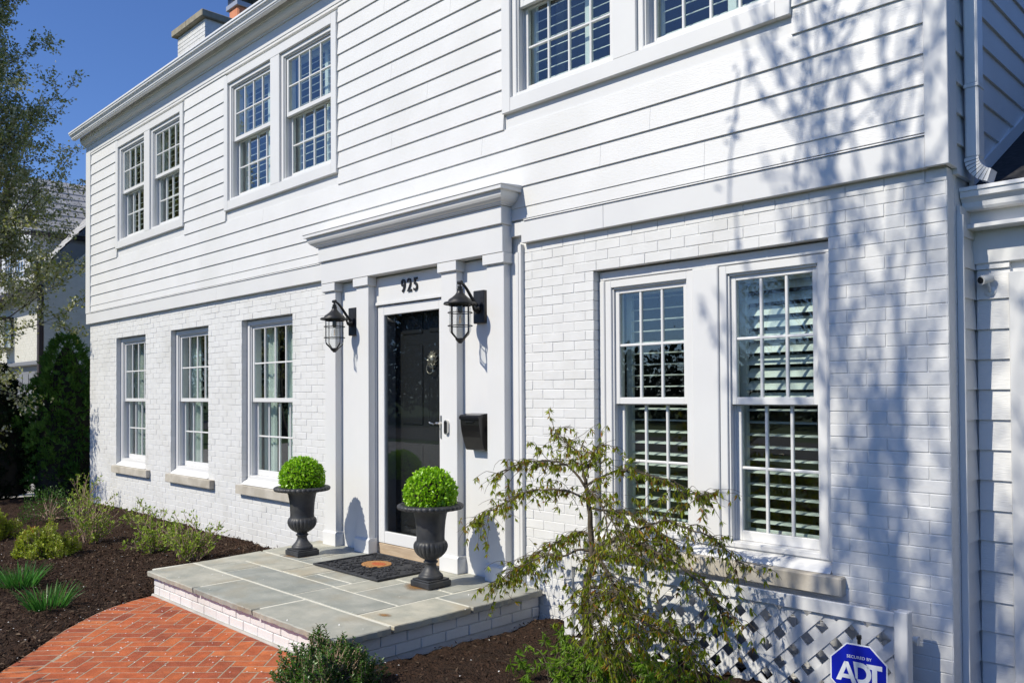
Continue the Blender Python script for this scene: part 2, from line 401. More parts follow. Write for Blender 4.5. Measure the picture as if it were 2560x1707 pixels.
Vm = np.stack([GX+jit.uniform(-.008, .008, GX.shape), GY+jit.uniform(-.008, .008, GX.shape), Zm], -1).reshape(-1, 3)
nx, ny = GX.shape
I = (np.arange(nx-1)[:, None]*ny+np.arange(ny-1)[None]).ravel()
lp = np.stack([I, I+ny, I+ny+1, I+1], 1).ravel()
bed = struct(put('mulch_bed', np_mesh('mulch_bed', Vm, 4, lp), 'mulch'))
# loose mulch chips lying on it
rng = np.random.default_rng(7)
n = 60000
cx = np.where(rng.random(n) < .6, rng.uniform(-9.5, -4.2, n), rng.uniform(-14, -1.0, n)); cy = rng.uniform(-4.0, .0, n)
ok = ~in_poly(cx, cy, POLY) & ~porch_mask(cx, cy); cx = cx[ok]; cy = cy[ok]; n = len(cx)
D = rnd_dirs(rng, n); D[:, 2] *= .45
Nn = np.tile([0, 0, 1.], (n, 1))+rng.normal(size=(n, 3))*.5
stuff(leaves('mulch_chips', np.stack([cx, cy, mulch_h(cx, cy)+.003], 1), D, Nn, rng.uniform(.012, .05, n)*np.where(rng.random(n) < .08, 1.8, 1), rng.uniform(.005, .014, n)*np.where(rng.random(n) < .08, 1.6, 1), 'chips', fold=.15))
bpy.data.objects['mulch_chips']['label'] = 'loose dark brown mulch chips strewn over the planting beds'
bpy.data.objects['mulch_chips']['category'] = 'mulch'

# ------------------------------------------------------------------ brick path
path = struct(MB().add([(x, y, -.0004) for x, y in POLY], [tuple(range(len(POLY)))[::-1]]).build('brick_path', 'sandjoint'))
def clip(poly, px, py, nx_, ny_):
    """keep the side where (p-P).n <= 0"""
    out = []
    for i in range(len(poly)):
        a = poly[i]; b = poly[(i+1) % len(poly)]
        da = (a[0]-px)*nx_+(a[1]-py)*ny_; db = (b[0]-px)*nx_+(b[1]-py)*ny_
        if da <= 0: out.append(a)
        if (da < 0) != (db < 0) and abs(da-db) > 1e-9:
            t = da/(da-db); out.append((a[0]+(b[0]-a[0])*t, a[1]+(b[1]-a[1])*t))
    return out
def area(p): return .5*abs(sum(p[i][0]*p[(i+1) % len(p)][1]-p[(i+1) % len(p)][0]*p[i][1] for i in range(len(p))))
def slab(poly, z0, z1, ch=.004):
    """polygon prism with a small chamfered top edge"""
    if sum(poly[i][0]*poly[(i+1) % len(poly)][1]-poly[(i+1) % len(poly)][0]*poly[i][1] for i in range(len(poly))) < 0: poly = poly[::-1]
    cxx = sum(p[0] for p in poly)/len(poly); cyy = sum(p[1] for p in poly)/len(poly)
    def ins(p):
        d = math.hypot(p[0]-cxx, p[1]-cyy) or 1; k = max(0, 1-ch*1.3/d); return (cxx+(p[0]-cxx)*k, cyy+(p[1]-cyy)*k)
    n = len(poly)
    v = [(p[0], p[1], z0) for p in poly]+[(p[0], p[1], z1-ch) for p in poly]+[(*ins(p), z1) for p in poly]
    f = [tuple(range(2*n, 3*n))]
    for i in range(n):
        j = (i+1) % n; f += [(i, j, n+j, n+i), (n+i, n+j, 2*n+j, 2*n+i)]
    return v, f
def edge_pts(edge, step):
    """resample a polyline; returns list of (x,y,tx,ty)"""
    out = []; acc = 0
    for i in range(len(edge)-1):
        a = edge[i]; b = edge[i+1]; L = math.hypot(b[0]-a[0], b[1]-a[1]); tx, ty = (b[0]-a[0])/L, (b[1]-a[1])/L
        while acc < L:
            out.append((a[0]+tx*acc, a[1]+ty*acc, tx, ty)); acc += step
        acc -= L
    return out
rp = random.Random(4)
def smooth_edge(e):
    for _ in range(2):
        e = [e[0]]+[q for i in range(len(e)-1) for q in ((e[i][0]*.75+e[i+1][0]*.25, e[i][1]*.75+e[i+1][1]*.25), (e[i][0]*.25+e[i+1][0]*.75, e[i][1]*.25+e[i+1][1]*.75))]+[e[-1]]
    return e
ED = smooth_edge(EDGE); RED = smooth_edge(REDGE)
BL, BW, JT = .203, .1015, .007
pavers = []
for edge, sgn in ((ED, 1), (RED, -1)):
    ep = edge_pts(edge, BW)
    for i in range(len(ep)-1):
        x, y, tx, ty = ep[i]; x2, y2, tx2, ty2 = ep[i+1]
        nx0, ny0 = -ty*sgn, tx*sgn; nx1, ny1 = -ty2*sgn, tx2*sgn       # inward normals
        g = JT/BW/2; lerp = lambda a, b, t: a+(b-a)*t
        q = []
        for t, k in ((g, 0), (1-g, 0), (1-g, 1), (g, 1)):
            px = lerp(x, x2, t); py = lerp(y, y2, t); qx = lerp(nx0, nx1, t); qy = lerp(ny0, ny1, t)
            q.append((px+qx*BL*k, py+qy*BL*k))
        q = clip(q, 0, -1.715, 0, 1)
        if len(q) > 2 and area(q) > .002: pavers.append((q, .0))
# 45 degree herringbone field
c45 = math.cos(PI/4)
def near_edge(x, y, edge):
    best = None
    for i in range(len(edge)-1):
        a = edge[i]; b = edge[i+1]; L2 = (b[0]-a[0])**2+(b[1]-a[1])**2
        t = max(0, min(1, ((x-a[0])*(b[0]-a[0])+(y-a[1])*(b[1]-a[1]))/L2)); px = a[0]+(b[0]-a[0])*t; py = a[1]+(b[1]-a[1])*t
        d = (x-px)**2+(y-py)**2
        if best is None or d < best[0]: best = (d, px, py, (b[0]-a[0])/L2**.5, (b[1]-a[1])/L2**.5)
    return best
u = BL/2+JT*0
for i in range(-40, 40):
    for j in range(-40, 40):
        s_ = (i+j) % 4
        if s_ == 0: r = (i, j, 2, 1)
        elif s_ == 2: r = (i, j, 1, 2)
        else: continue
        h = JT/2; a0, b0, a1, b1 = r[0]*u+h, r[1]*u+h, (r[0]+r[2])*u-h, (r[1]+r[3])*u-h
        q = [(-5.3+(a-b)*c45, -2.4+(a+b)*c45) for a, b in ((a0, b0), (a1, b0), (a1, b1), (a0, b1))]
        cxq = sum(p[0] for p in q)/4; cyq = sum(p[1] for p in q)/4
        if not (-7.2 < cxq < -3 and -4.1 < cyq < -1.55): continue
        for edge, sgn in ((ED, 1), (RED, -1)):
            _, px, py, tx, ty = near_edge(cxq, cyq, edge); nx0, ny0 = -ty*sgn, tx*sgn
            off = BL+JT*1.2; q = clip(q, px+nx0*off, py+ny0*off, -nx0, -ny0)
            if len(q) < 3: break
        if len(q) < 3: continue
        q = clip(q, 0, -1.715, 0, 1)
        if len(q) < 3 or area(q) < .0012: continue
        pavers.append((q, rp.uniform(.0, .0009)))
def cdist(q): return math.hypot(sum(p[0] for p in q)/len(q), sum(p[1] for p in q)/len(q)+4.42)
def seen(q):   # rough: is the piece inside the picture
    x = sum(p[0] for p in q)/len(q); y = sum(p[1] for p in q)/len(q); d = Vector((x, y, 0))-Vector((0, -4.42, CAMZ)); w_ = d.dot(Fv)
    return w_ > .1 and abs(d.dot(R2)/w_) < .64 and -d.dot(U2)/w_ < .375
pavers.sort(key=lambda t: (not seen(t[0]), cdist(t[0])))
rest = MB()
for k, (q, dz) in enumerate(pavers):
    v, f = slab(q, -.06, dz, .0028)
    v = [(x, y, z+(rp.uniform(-.0003, .0004) if z > -.0005 else 0)) for x, y, z in v]
    if k < 300: MB().add(v, f).build('brick', 'paver', path)
    else: rest.add(v, f)
if rest.v: stuff(rest.build('brick_paving', 'paver', path))

# ------------------------------------------------------------------ front porch
porch = thing('front_porch', 'low front step of grey bluestone slabs on two courses of white painted brick', 'porch', (-5.6, -.9, 0))
base = MB().box(-6.86, -4.185, -1.70, -.012, -.08, PORCH-.052).build('base', 'mortar', porch)
MB().box(-6.93, -4.17, -1.715, -.008, PORCH-.0515, PORCH-.0385).build('mortar_bed', 'joint', porch)
MB().box(-6.94, -4.16, -1.70, -.006, PORCH-.038, PORCH-.0028).build('grout', 'grout', porch)
LX = lambda y: -7.10+(-y)*.125      # slightly splayed left edge
g = .0105
stones = [  # x0,x1,y0,y1 (None = splayed edge)
    (None, -6.03, -1.765, -1.36), (-6.03, -5.125, -1.765, -1.36), (-5.125, -4.125, -1.765, -1.36),
    (None, -6.68, -1.36, -.69), (None, -6.70, -.69, -.02),
    (-6.68, -6.38, -1.36, -1.015), (-6.38, -5.30, -1.36, -1.015), (-5.30, -4.51, -1.36, -1.03),
    (-6.70, -6.08, -1.015, -.70), (-6.08, -5.78, -1.015, -.70), (-5.78, -5.30, -1.015, -.87), (-5.78, -5.30, -.87, -.02),
    (-6.70, -6.35, -.70, -.02), (-6.35, -5.78, -.70, -.02),
    (-5.30, -5.04, -1.03, -.55), (-5.04, -4.51, -1.03, -.55), (-5.30, -4.92, -.55, -.02), (-4.92, -4.51, -.55, -.02),
    (-4.51, -4.125, -1.36, -.71), (-4.51, -4.125, -.71, -.02)]
rs = random.Random(11)
for k, (x0, x1, y0, y1) in enumerate(stones):
    a0 = LX(y0)+.0 if x0 is None else x0+g; a1 = LX(y1)+.0 if x0 is None else x0+g
    b1 = x1-(g if x1 > -4.2 and False else g); 
    if x1 > -4.2: b1 = x1
    yy0 = y0 if y0 < -1.7 else y0+g; yy1 = y1-g
    # outline with worn, slightly chipped outer edges
    def run(p, q, out):
        m = max(2, int(math.hypot(q[0]-p[0], q[1]-p[1])/.035)) if out else 2; r = []
        for i in range(m):
            t = i/m; x = p[0]+(q[0]-p[0])*t; y = p[1]+(q[1]-p[1])*t
            if out and i: x += rs.uniform(-.004, .004)*(abs(q[1]-p[1]) > .1); y += rs.uniform(-.004, .004)*(abs(q[0]-p[0]) > .1)
            r.append((x, y))
        return r
    outline = run((a0, yy0), (b1, yy0), y0 < -1.7)+run((b1, yy0), (b1, yy1), x1 > -4.2)+run((b1, yy1), (a1, yy1), False)+run((a1, yy1), (a0, yy0), x0 is None)
    z1 = PORCH+rs.uniform(-.0015, .0015); n = len(outline)
    cxx, cyy = (a0+b1)/2, (yy0+yy1)/2
    rim = []
    for (x, y) in outline:
        d = math.hypot(x-cxx, y-cyy); kx = .006 if y0 < -1.7 or x1 > -4.2 or x0 is None else .002
        rim.append((x+(cxx-x)/d*kx, y+(cyy-y)/d*kx))
    v = [(x+rs.uniform(-.003, .003), y+rs.uniform(-.003, .003)+(.006 if y < -1.7 else 0), PORCH-.0385+(rs.uniform(-.004, .0) if (y < -1.7 or x > -4.2) else 0)) for x, y in outline]
    v += [(x, y, z1-.006) for x, y in outline]+[(x, y, z1) for x, y in rim]
    f = [tuple(range(2*n, 3*n)), tuple(range(n))[::-1]]
    for i in range(n):
        j = (i+1) % n; f += [(i, j, n+j, n+i), (n+i, n+j, 2*n+j, 2*n+i)]
    MB().add(v, f).build('flagstone', 'blue', porch)
# two courses of painted brick under the slabs (front and both sides)
rb = random.Random(5)
for c_ in range(2):
    z0 = .004+c_*.072; z1 = z0+.066
    x = -6.875+(0 if c_ else -.1)
    while x < -4.17:
        a = max(x+.003, -6.875); b = min(x+.2, -4.172)
        if b-a > .03: MB().box(a, b, -1.712+rb.uniform(-.002, .002), -1.62, z0, z1, .004).build('brick', 'brickw', porch)
        x += .203
    y = -1.62+.003+(0 if c_ else -.09)
    while y < -.02:
        a = max(y, -1.617); b = min(y+.197, -.015)
        if b-a > .03: MB().box(-4.30, -4.172+rb.uniform(-.002, .002), a, b, z0, z1, .004).build('brick', 'brickw', porch)
        y += .203
MB().box(-6.88, -4.17, -1.735, -1.70, -.06, .012, .008).build('mortar_fillet', 'concrete', porch)
# rust bleeding from the urn bases and a spot near the corner (thin stains lying on the stone)
for k, (x, y, rx, ry) in enumerate(((-6.56, -.56, .155, .15), (-4.83, -.55, .17, .16), (-4.38, -1.24, .06, .045))):
    q = []
    for i in range(26):
        a = 2*PI*i/26; e = 1+rs.uniform(-.18, .18); q.append((x+rx*e*math.cos(a), y+ry*e*math.sin(a), PORCH+.0035))
    MB().add(q, [tuple(range(26))]).build('rust_stain', 'rust', porch)
# stains fade out towards their rim
def stain_mat(name, c):
    m, n, l = new_mat(name)
    o = n.new('ShaderNodeOutputMaterial'); p = n.new('ShaderNodeBsdfPrincipled'); t = n.new('ShaderNodeBsdfTransparent'); mx = n.new('ShaderNodeMixShader')
    p.inputs['Base Color'].default_value = (*c, 1); p.inputs['Roughness'].default_value = .8
    tc = n.new('ShaderNodeTexCoord'); mp = n.new('ShaderNodeMapping'); mp.inputs['Location'].default_value = (-1, -1, 0); mp.inputs['Scale'].default_value = (2, 2, 0)
    l.new(tc.outputs['Generated'], mp.inputs[0])
    ln = n.new('ShaderNodeVectorMath'); ln.operation = 'LENGTH'; l.new(mp.outputs[0], ln.inputs[0])
    nz = n.new('ShaderNodeTexNoise'); nz.inputs['Scale'].default_value = 9; nz.inputs['Detail'].default_value = 5
    g_ = n.new('ShaderNodeNewGeometry'); l.new(g_.outputs['Position'], nz.inputs['Vector'])
    ad = n.new('ShaderNodeMath'); ad.operation = 'ADD'; l.new(ln.outputs['Value'], ad.inputs[0]); l.new(nz.outputs[0], ad.inputs[1])
    mr = n.new('ShaderNodeMapRange'); mr.inputs['From Min'].default_value = .75; mr.inputs['From Max'].default_value = 1.45; mr.inputs['To Min'].default_value = .85; mr.inputs['To Max'].default_value = 0
    l.new(ad.outputs[0], mr.inputs[0]); l.new(mr.outputs[0], mx.inputs[0]); l.new(t.outputs[0], mx.inputs[1]); l.new(p.outputs[0], mx.inputs[2]); l.new(mx.outputs[0], o.inputs[0])
    return m
for o in bpy.data.objects:
    if o.name.startswith('rust_stain'):
        o.data.materials.clear(); o.data.materials.append(bpy.data.materials.get('rust_fade') or stain_mat('rust_fade', (.33, .17, .05)))

# ================================================================== HOUSE
house = thing('house', 'white two-storey house with painted brick ground floor and lap siding above', 'house', (-7.5, 0, 0))
HX0, HX1 = -13.715, -1.387            # brick corners
BAND = 2.728                           # bottom of siding band
WT = 2.452                             # head of lower openings
SILLT = .622                           # top of stone sills
OPEN = [(-12.605, -11.525), (-10.69, -9.61), (-8.762, -7.66), (-3.652, -1.998)]
DOOR = (-6.90, -4.34)
# masonry backing, left open at windows and door
bk = MB(); YB0, YB1 = .0043, .24
xs = [HX0+.01]+[v for o in sorted(OPEN+[DOOR]) for v in (o[0]-.006, o[1]+.006)]+[HX1-.01]
for i in range(0, len(xs), 2): bk.box(xs[i], xs[i+1], YB0, YB1, -.15, BAND+.06)
for a, b in OPEN:
    bk.box(a-.006, b+.006, YB0, YB1, -.15, SILLT-.05); bk.box(a-.006, b+.006, YB0, YB1, WT+.006, BAND+.06)
bk.box(DOOR[0]-.006, DOOR[1]+.006, YB0, YB1, 2.6, BAND+.06)
wall = bk.build('brick_wall', 'mortar', house)
# bricks: running bond, cut at openings, soldier-free heads
CH, CL = .0677, .2035
rb = random.Random(21)
bricks = []
ncourse = int((BAND+.09)/CH)+2
z = BAND-.002-CH*math.ceil((BAND+.1)/CH)
row = 0
while z < BAND-.01:
    zc = z+CH/2
    solid = []
    cuts = sorted([(a, b) for a, b in OPEN if SILLT-.055 < zc < WT]+([DOOR] if PORCH-.5 < zc < 2.6 else []))
    p = HX0
    for a, b in cuts:
        solid.append((p, a)); p = b
    solid.append((p, HX1))
    off = HX1-(CL if row % 2 == 0 else CL/2)
    for a, b in solid:
        k0 = math.floor((a-off)/CL)-1
        x = off+k0*CL
        segs = []
        while x < b:
            s0 = max(a, x); s1 = min(b, x+CL)
            if s1-s0 > .004: segs.append([s0, s1])
            x += CL
        if len(segs) > 1 and segs[0][1]-segs[0][0] < .05: segs[1][0] = segs[0][0]; segs.pop(0)
        if len(segs) > 1 and segs[-1][1]-segs[-1][0] < .05: segs[-2][1] = segs[-1][1]; segs.pop()
        for s0, s1 in segs: bricks.append((s0, s1, z))
    z += CH; row += 1
variants = []
for k in range(14):     # unit brick 1 x 1 x 1 variants with worn arrises
    r = random.Random(100+k); m_ = MB().box(0, CL, 0, .105, 0, CH, .003)
    m_.v = [(x+r.uniform(-.0012, .0012), y+r.uniform(-.0009, .0009), z_+r.uniform(-.001, .001)) for x, y, z_ in m_.v]
    variants.append(m_)
vm = [m_.mesh('brick') for m_ in variants]
for me in vm: me.materials.append(M['brickw'])
rest = MB(); JH, JV = .0034, .004
def bsize(t):
    x = (t[0]+t[1])/2; d = Vector((x, 0, t[2]))-Vector((0, -4.42, CAMZ)); w_ = d.dot(Fv); px = d.dot(R2)/w_; py = -d.dot(U2)/w_
    vis = abs(px) < .63 and py < .37
    return (not vis, d.length)
bricks.sort(key=bsize)
for k, (s0, s1, z0) in enumerate(bricks):
    dy = rb.uniform(-.0013, .0013); a = s0+JV/2; L = s1-s0-JV; vi = rb.randrange(14)
    sx = L/CL; sz = (CH-JH)/CH; z_ = z0+JH/2+rb.uniform(-.001, .001)
    if k < 300:
        o = bpy.data.objects.new('brick', vm[vi]); COL.objects.link(o); o.parent = wall
        o.location = (a, dy, z_); o.scale = (sx, 1, sz)
    else:
        rest.add([(a+x*sx, dy+y, z_+zz*sz) for x, y, zz in variants[vi].v], variants[vi].f)
stuff(rest.build('brickwork', 'brickws', wall))
# brick return on the right-hand side of the corner
ret = MB()
z = BAND-.002-CH*41; row = 0
side = MB().box(HX1-.012, HX1-.007, .0, .12, -.15, BAND).build('corner_return', 'mortar', house)

# ------------------------------------------------------------------ double-hung windows
def pane_mesh(w_, h_):
    key = ('pane', round(w_, 4), round(h_, 4))
    if key not in PM:
        PM[key] = MB().box(0, w_, 0, .004, 0, h_).mesh('pane'); PM[key].materials.append(M['glass'])
    return PM[key]
PM = {}
def sash(win, x0, x1, z0, z1, y, cols, rows, st=.042, rt=.045, rbm=.055, mun=.018, lift=False):
    """one sash: rails and stiles, muntin grid, one pane object per light"""
    d = .036
    f_ = MB()
    f_.box(x0, x0+st, y, y+d, z0, z1, .003); f_.box(x1-st, x1, y, y+d, z0, z1, .003)
    f_.box(x0+st-.001, x1-st+.001, y+.001, y+d-.001, z0, z0+rbm, .003); f_.box(x0+st-.001, x1-st+.001, y+.001, y+d-.001, z1-rt, z1, .003)
    f_.build('sash', 'trim', win)
    gx0, gx1, gz0, gz1 = x0+st, x1-st, z0+rbm, z1-rt
    m_ = MB(); pw = (gx1-gx0)/cols; ph = (gz1-gz0)/rows
    for i in range(1, cols): m_.box(gx0+pw*i-mun/2, gx0+pw*i+mun/2, y+.006, y+d-.006, gz0-.002, gz1+.002, .004)
    for j in range(1, rows): m_.box(gx0-.002, gx1+.002, y+.0065, y+d-.0065, gz0+ph*j-mun/2, gz0+ph*j+mun/2, .004)
    m_.build('muntin', 'trim', win)
    me = pane_mesh(pw-.0015, ph-.0015)
    for i in range(cols):
        for j in range(rows):
            o = bpy.data.objects.new('pane', me); COL.objects.link(o); o.parent = win
            o.location = (gx0+pw*i+.0007, y+d*.5-.002, gz0+ph*j+.0007)
            o.rotation_euler = (rb.uniform(-.004, .004), 0, rb.uniform(-.005, .005))
    if lift:
        MB().box((x0+x1)/2-.03, (x0+x1)/2+.03, y-.012, y+.004, z1-.004, z1+.012, .003).build('sash_lock', 'trim', win)

def window(x0, x1, z0, z1, yf, cols, rows, zm, jamb=.045, lock=False):
    """frame with stepped jambs, upper sash outside, lower sash set back"""
    win = MB()
    for a, b in ((x0, x0+jamb), (x1-jamb, x1)):
        win.box(a, b, yf, yf+.15, z0, z1, .003)
    win.box(x0+jamb-.001, x1-jamb+.001, yf+.001, yf+.149, z1-jamb, z1, .003)
    win.box(x0+jamb-.001, x1-jamb+.001, yf+.001, yf+.149, z0, z0+.03, .003)
    # parting stops
    for a, b in ((x0+jamb-.001, x0+jamb+.012), (x1-jamb-.012, x1-jamb+.001)):
        win.box(a, b, yf+.016, yf+.030, z0+.03, z1-jamb, .002); win.box(a, b, yf+.074, yf+.082, z0+.03, zm-.01, .002)
    win.box(x0+jamb, x1-jamb, yf+.016, yf+.030, z1-jamb-.012, z1-jamb+.001, .002)
    win = win.build('window', 'trim', house)
    a, b = x0+jamb+.003, x1-jamb-.003
    sash(win, a, b, zm-.005, z1-jamb-.002, yf+.034, cols, rows, rbm=.045, rt=.04)
    sash(win, a, b, z0+.031, zm+.022, yf+.084, cols, rows, rbm=.06, rt=.032, lift=lock)
    return win

def stone_sill(x0, x1, yb):
    r = random.Random(int(-x0*100)); m_ = MB().box(x0, x1, -.062, yb, SILLT-.10, SILLT, .006)
    m_.v = [(x+r.uniform(-.003, .003), y+r.uniform(-.003, .003), z_+r.uniform(-.003, .003)) for x, y, z_ in m_.v]
    return m_.build('window_sill', 'lime', house)
ZM = 1.545      # meeting-rail height, lower floor
for a, b in OPEN[:3]:
    MB().box(a+.003, b-.003, .062, .20, SILLT+.002, SILLT+.068, .006).build('sub_sill', 'trim', house)
    MB().prism([(-.012, SILLT+.003), (.064, SILLT+.003), (.064, SILLT+.055), (.02, SILLT+.03)], a+.004, b-.004).build('mortar_wash', 'brickws', house)
    window(a+.004, b-.004, SILLT+.068, WT-.004, .066, 4, 2, ZM, .05)
    stone_sill(a-.03, b+.175 if a < -9 else b+.16, .20)
# the wide pair: two windows and a broad mullion post
A, Bx = OPEN[3]
MB().box(A+.002, Bx-.002, .08, .24, SILLT+.002, SILLT+.062, .006).build('sub_sill', 'trim', house)
MB().prism([(-.010, SILLT+.003), (.082, SILLT+.003), (.082, SILLT+.052), (.02, SILLT+.03)], A+.004, Bx-.004).build('mortar_wash', 'brickws', house)
MB().box(-2.897, -2.714, .05, .24, SILLT+.06, WT-.065, .005).build('mullion_post', 'trim', house)
MB().box(A+.003, Bx-.003, .06, .24, WT-.066, WT-.003, .005).build('head_casing', 'trim', house)
MB().box(A+.003, A+.048, .055, .24, SILLT+.061, WT-.067, .005).build('casing', 'trim', house)
MB().box(Bx-.04, Bx-.003, .05, .24, SILLT+.061, WT-.067, .005).build('casing', 'trim', house)
window(A+.049, -2.898, SILLT+.062, WT-.068, .065, 3, 2, ZM, .05, True)
window(-2.713, Bx-.041, SILLT+.062, WT-.068, .065, 3, 2, ZM, .05, True)
stone_sill(A-.06, Bx+.078, .22)

# ------------------------------------------------------------------ upper storey
UPW = [(-12.49, -10.20), (-9.08, -6.75), (-4.487, -2.172)]      # casing outer edges
CZ0, CZ1 = 3.727, 5.275
ub = MB(); YS = -.02
xs = [HX0-.02]+[v for a, b in UPW for v in (a+.06, b-.06)]+[HX1+.0]
for i in range(0, len(xs), 2): ub.box(xs[i], xs[i+1], YS, .2, BAND+.065, 5.60)
for a, b in UPW:
    ub.box(a+.06, b-.06, YS, .2, BAND+.065, CZ0+.06); ub.box(a+.06, b-.06, YS, .2, CZ1-.05, 5.60)
upper = ub.build('siding_wall', 'trim', house)
EXP = .155; LZ0 = 2.993
rr = random.Random(8)
SEAMS = {3: [-4.73, -8.2], 1: [-3.55, -9.7], 4: [-3.10, -6.9], 2: [-3.14, -10.9], 5: [-1.92, -5.9], 0: [-2.74, -8.9], 7: [-5.4], 9: [-5.9, -10.0], 11: [-5.1], 13: [-6.0]}
CBL, CBR = -13.565, -1.472       # inner edges of the corner boards
def board(x0, x1, z0, z1, parent, yb=-.047, yt=-.034, back=-.0195, m='siding'):
    t = max(0, (z1-z0)/EXP); yt = yb+(yt-yb)*min(1, t)
    return MB().prism([(yb, z0+.001), (yb+.001, z0), (back, z0), (back, z1), (yt, z1)][::-1], x0, x1).build('siding_board', m, parent)
edges = [2.904]+[LZ0+EXP*k for k in range(16)]+[5.345]
for k in range(len(edges)-1):
    z0, z1 = edges[k], edges[k+1]
    segs = [(CBL, CBR)]
    for a, b in UPW:
        if z0 < CZ1-.004 and z1 > CZ0+.004:
            ns = []
            for s0, s1 in segs:
                if a > s0 and b < s1: ns += [(s0, a), (b, s1)]
                else: ns.append((s0, s1))
            segs = ns
    for s0, s1 in segs:
        cut = [s0]+sorted(c_ for c_ in SEAMS.get(k-1 if k else 0, []) if s0+.2 < c_ < s1-.2)+[s1]
        for i in range(len(cut)-1): board(cut[i]+(.0008 if i else .001), cut[i+1]-.0008, z0+.0005, z1-.0002, upper)
# band, drip cap, corner boards
for a, b in ((-13.755, -9.3), (-9.298, -7.02), (-4.30, -3.526), (-3.524, -1.474)):
    MB().box(a, b, -.048, .02, BAND, 2.888, .002).build('band_board', 'trim', house)
MB().box(-7.02, -4.30, -.04, .02, BAND+.06, 2.888, .002).build('band_board', 'trim', house)
for a, b in ((CBL+.0, -7.05), (-4.27, CBR)):
    MB().prism([(-.058, 2.889), (-.0195, 2.889), (-.0195, 2.906), (-.05, 2.8975)], a, b).build('drip_cap', 'trim', house)
MB().box(-13.757, CBL-.001, -.056, .06, 2.8885, 5.40, .003).build('corner_board', 'trim', house)
MB().box(-1.472, -1.3605, -.056, -.03, BAND-.001, 5.40, .003).build('corner_board', 'trim', house)
MB().box(-1.3865, -1.3615, -.0295, .075, BAND-.001, 5.40, .003).build('corner_board', 'trim', house)
# window casings and windows upstairs
for wi, (a, b) in enumerate(UPW):
    cw = .088; m1 = (a+b)/2
    cas = MB(); yc = -.062
    cas.box(a, a+cw, yc, .0, CZ0, CZ1, .003); cas.box(b-cw, b, yc, .0, CZ0, CZ1, .003)
    cas.box(a+cw+.0005, b-cw-.0005, yc+.001, .0, CZ1-.095, CZ1-.0005, .003); cas.box(a+cw+.0005, b-cw-.0005, yc+.001, .0, CZ0+.0005, CZ0+.105, .003)
    cas.box(m1-.094, m1+.094, yc+.002, .0, CZ0+.1055, CZ1-.0955, .003)
    cas.build('window_casing', 'trim', house)
    for x0, x1 in ((a+cw+.001, m1-.095), (m1+.095, b-cw-.001)):
        window(x0, x1, CZ0+.106, CZ1-.096, -.035, 4, 2, 4.515, .042)
# frieze, crown, gutter, soffit
EX0, EX1 = -13.80, -1.25
MB().box(-13.757, -1.36, -.052, .0, 5.346, 5.50, .003).build('frieze_board', 'trim', house)
cr = [(-.0515, 5.468), (-.064, 5.468), (-.070, 5.478), (-.070, 5.486)]+[(-.070-.062*math.sin(t*PI/2), 5.486+.062*(1-math.cos(t*PI/2))) for t in (.2, .4, .6, .8, 1)]+[(-.140, 5.552), (-.140, 5.602), (-.0515, 5.602)]
MB().prism(cr[::-1], -13.77, -1.33).build('crown_moulding', 'trim', house)
gp = [(-.192, 5.556), (-.232, 5.552), (-.240, 5.558), (-.240, 5.568), (-.250, 5.572), (-.254, 5.590), (-.268, 5.604), (-.270, 5.612), (-.284, 5.614), (-.286, 5.634), (-.296, 5.636), (-.296, 5.656), (-.285, 5.656), (-.285, 5.642), (-.192, 5.640)]
MB().prism(gp[::-1], EX0, EX1).build('gutter', 'gutter', house)
MB().box(-13.77, -1.33, -.1915, -.1405, 5.606, 5.628).build('soffit', 'trim', house)
MB().add([(EX0+.04, -.16, 5.652), (EX1-.05, -.16, 5.652), (EX1-.05, 4.4, 8.0), (EX0+.04, 4.4, 8.0)], [(0, 1, 2, 3)]).add(
    [(EX0+.04, 4.4, 8.0), (EX1-.05, 4.4, 8.0), (EX1-.05, 9, 5.6), (EX0+.04, 9, 5.6)], [(0, 1, 2, 3)]).build('roof', 'shingle', house)
# closed body behind the facade: side, back and inner room walls
bd = MB()
bd.add([(HX0+.02, .2, -.1), (HX0+.02, 8.8, -.1), (HX0+.02, 8.8, 5.6), (HX0+.02, 4.4, 7.95), (HX0+.02, .2, 5.6)], [(0, 1, 2, 3, 4)])
bd.add([(HX0, 8.8, -.1), (HX1, 8.8, -.1), (HX1, 8.8, 5.6), (HX0, 8.8, 5.6)], [(0, 1, 2, 3)])
bd.build('outer_wall', 'brickws', house)
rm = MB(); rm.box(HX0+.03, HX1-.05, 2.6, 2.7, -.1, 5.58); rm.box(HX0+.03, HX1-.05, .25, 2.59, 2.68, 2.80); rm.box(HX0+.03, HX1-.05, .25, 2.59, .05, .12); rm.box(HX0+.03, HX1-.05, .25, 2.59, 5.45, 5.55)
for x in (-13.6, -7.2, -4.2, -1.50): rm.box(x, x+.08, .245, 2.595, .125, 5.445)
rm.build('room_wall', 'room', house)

# ------------------------------------------------------------------ chimney on the left gable
cxm, cym = (-14.86, -13.755), (1.85, 3.6)
ch = MB().box(cxm[0], cxm[1], cym[0], cym[1], -.1, 8.10).build('chimney', 'mortar', house)
cb = MB(); z = 6.6; row = 0
while z < 8.09:
    x = cxm[0]-.004-(CL/2 if row % 2 else 0)
    while x < cxm[1]:
        a, b = max(x, cxm[0]-.004), min(x+CL-.006, cxm[1]+.004)
        if b-a > .02: cb.box(a, b, cym[0]-.006, cym[0]+.05, z, min(z+CH-.006, 8.095), .003)
        x += CL
    z += CH; row += 1
stuff(cb.build('brickwork', 'brickws', ch))
MB().box(cxm[0]-.09, -14.33, cym[0]-.09, cym[1]+.09, 8.101, 8.225, .012).build('cap_slab', 'castcap', ch)
MB().box(-14.326, cxm[1]+.07, cym[0]-.09, cym[1]+.09, 8.101, 8.225, .012).build('cap_slab', 'castcap', ch)
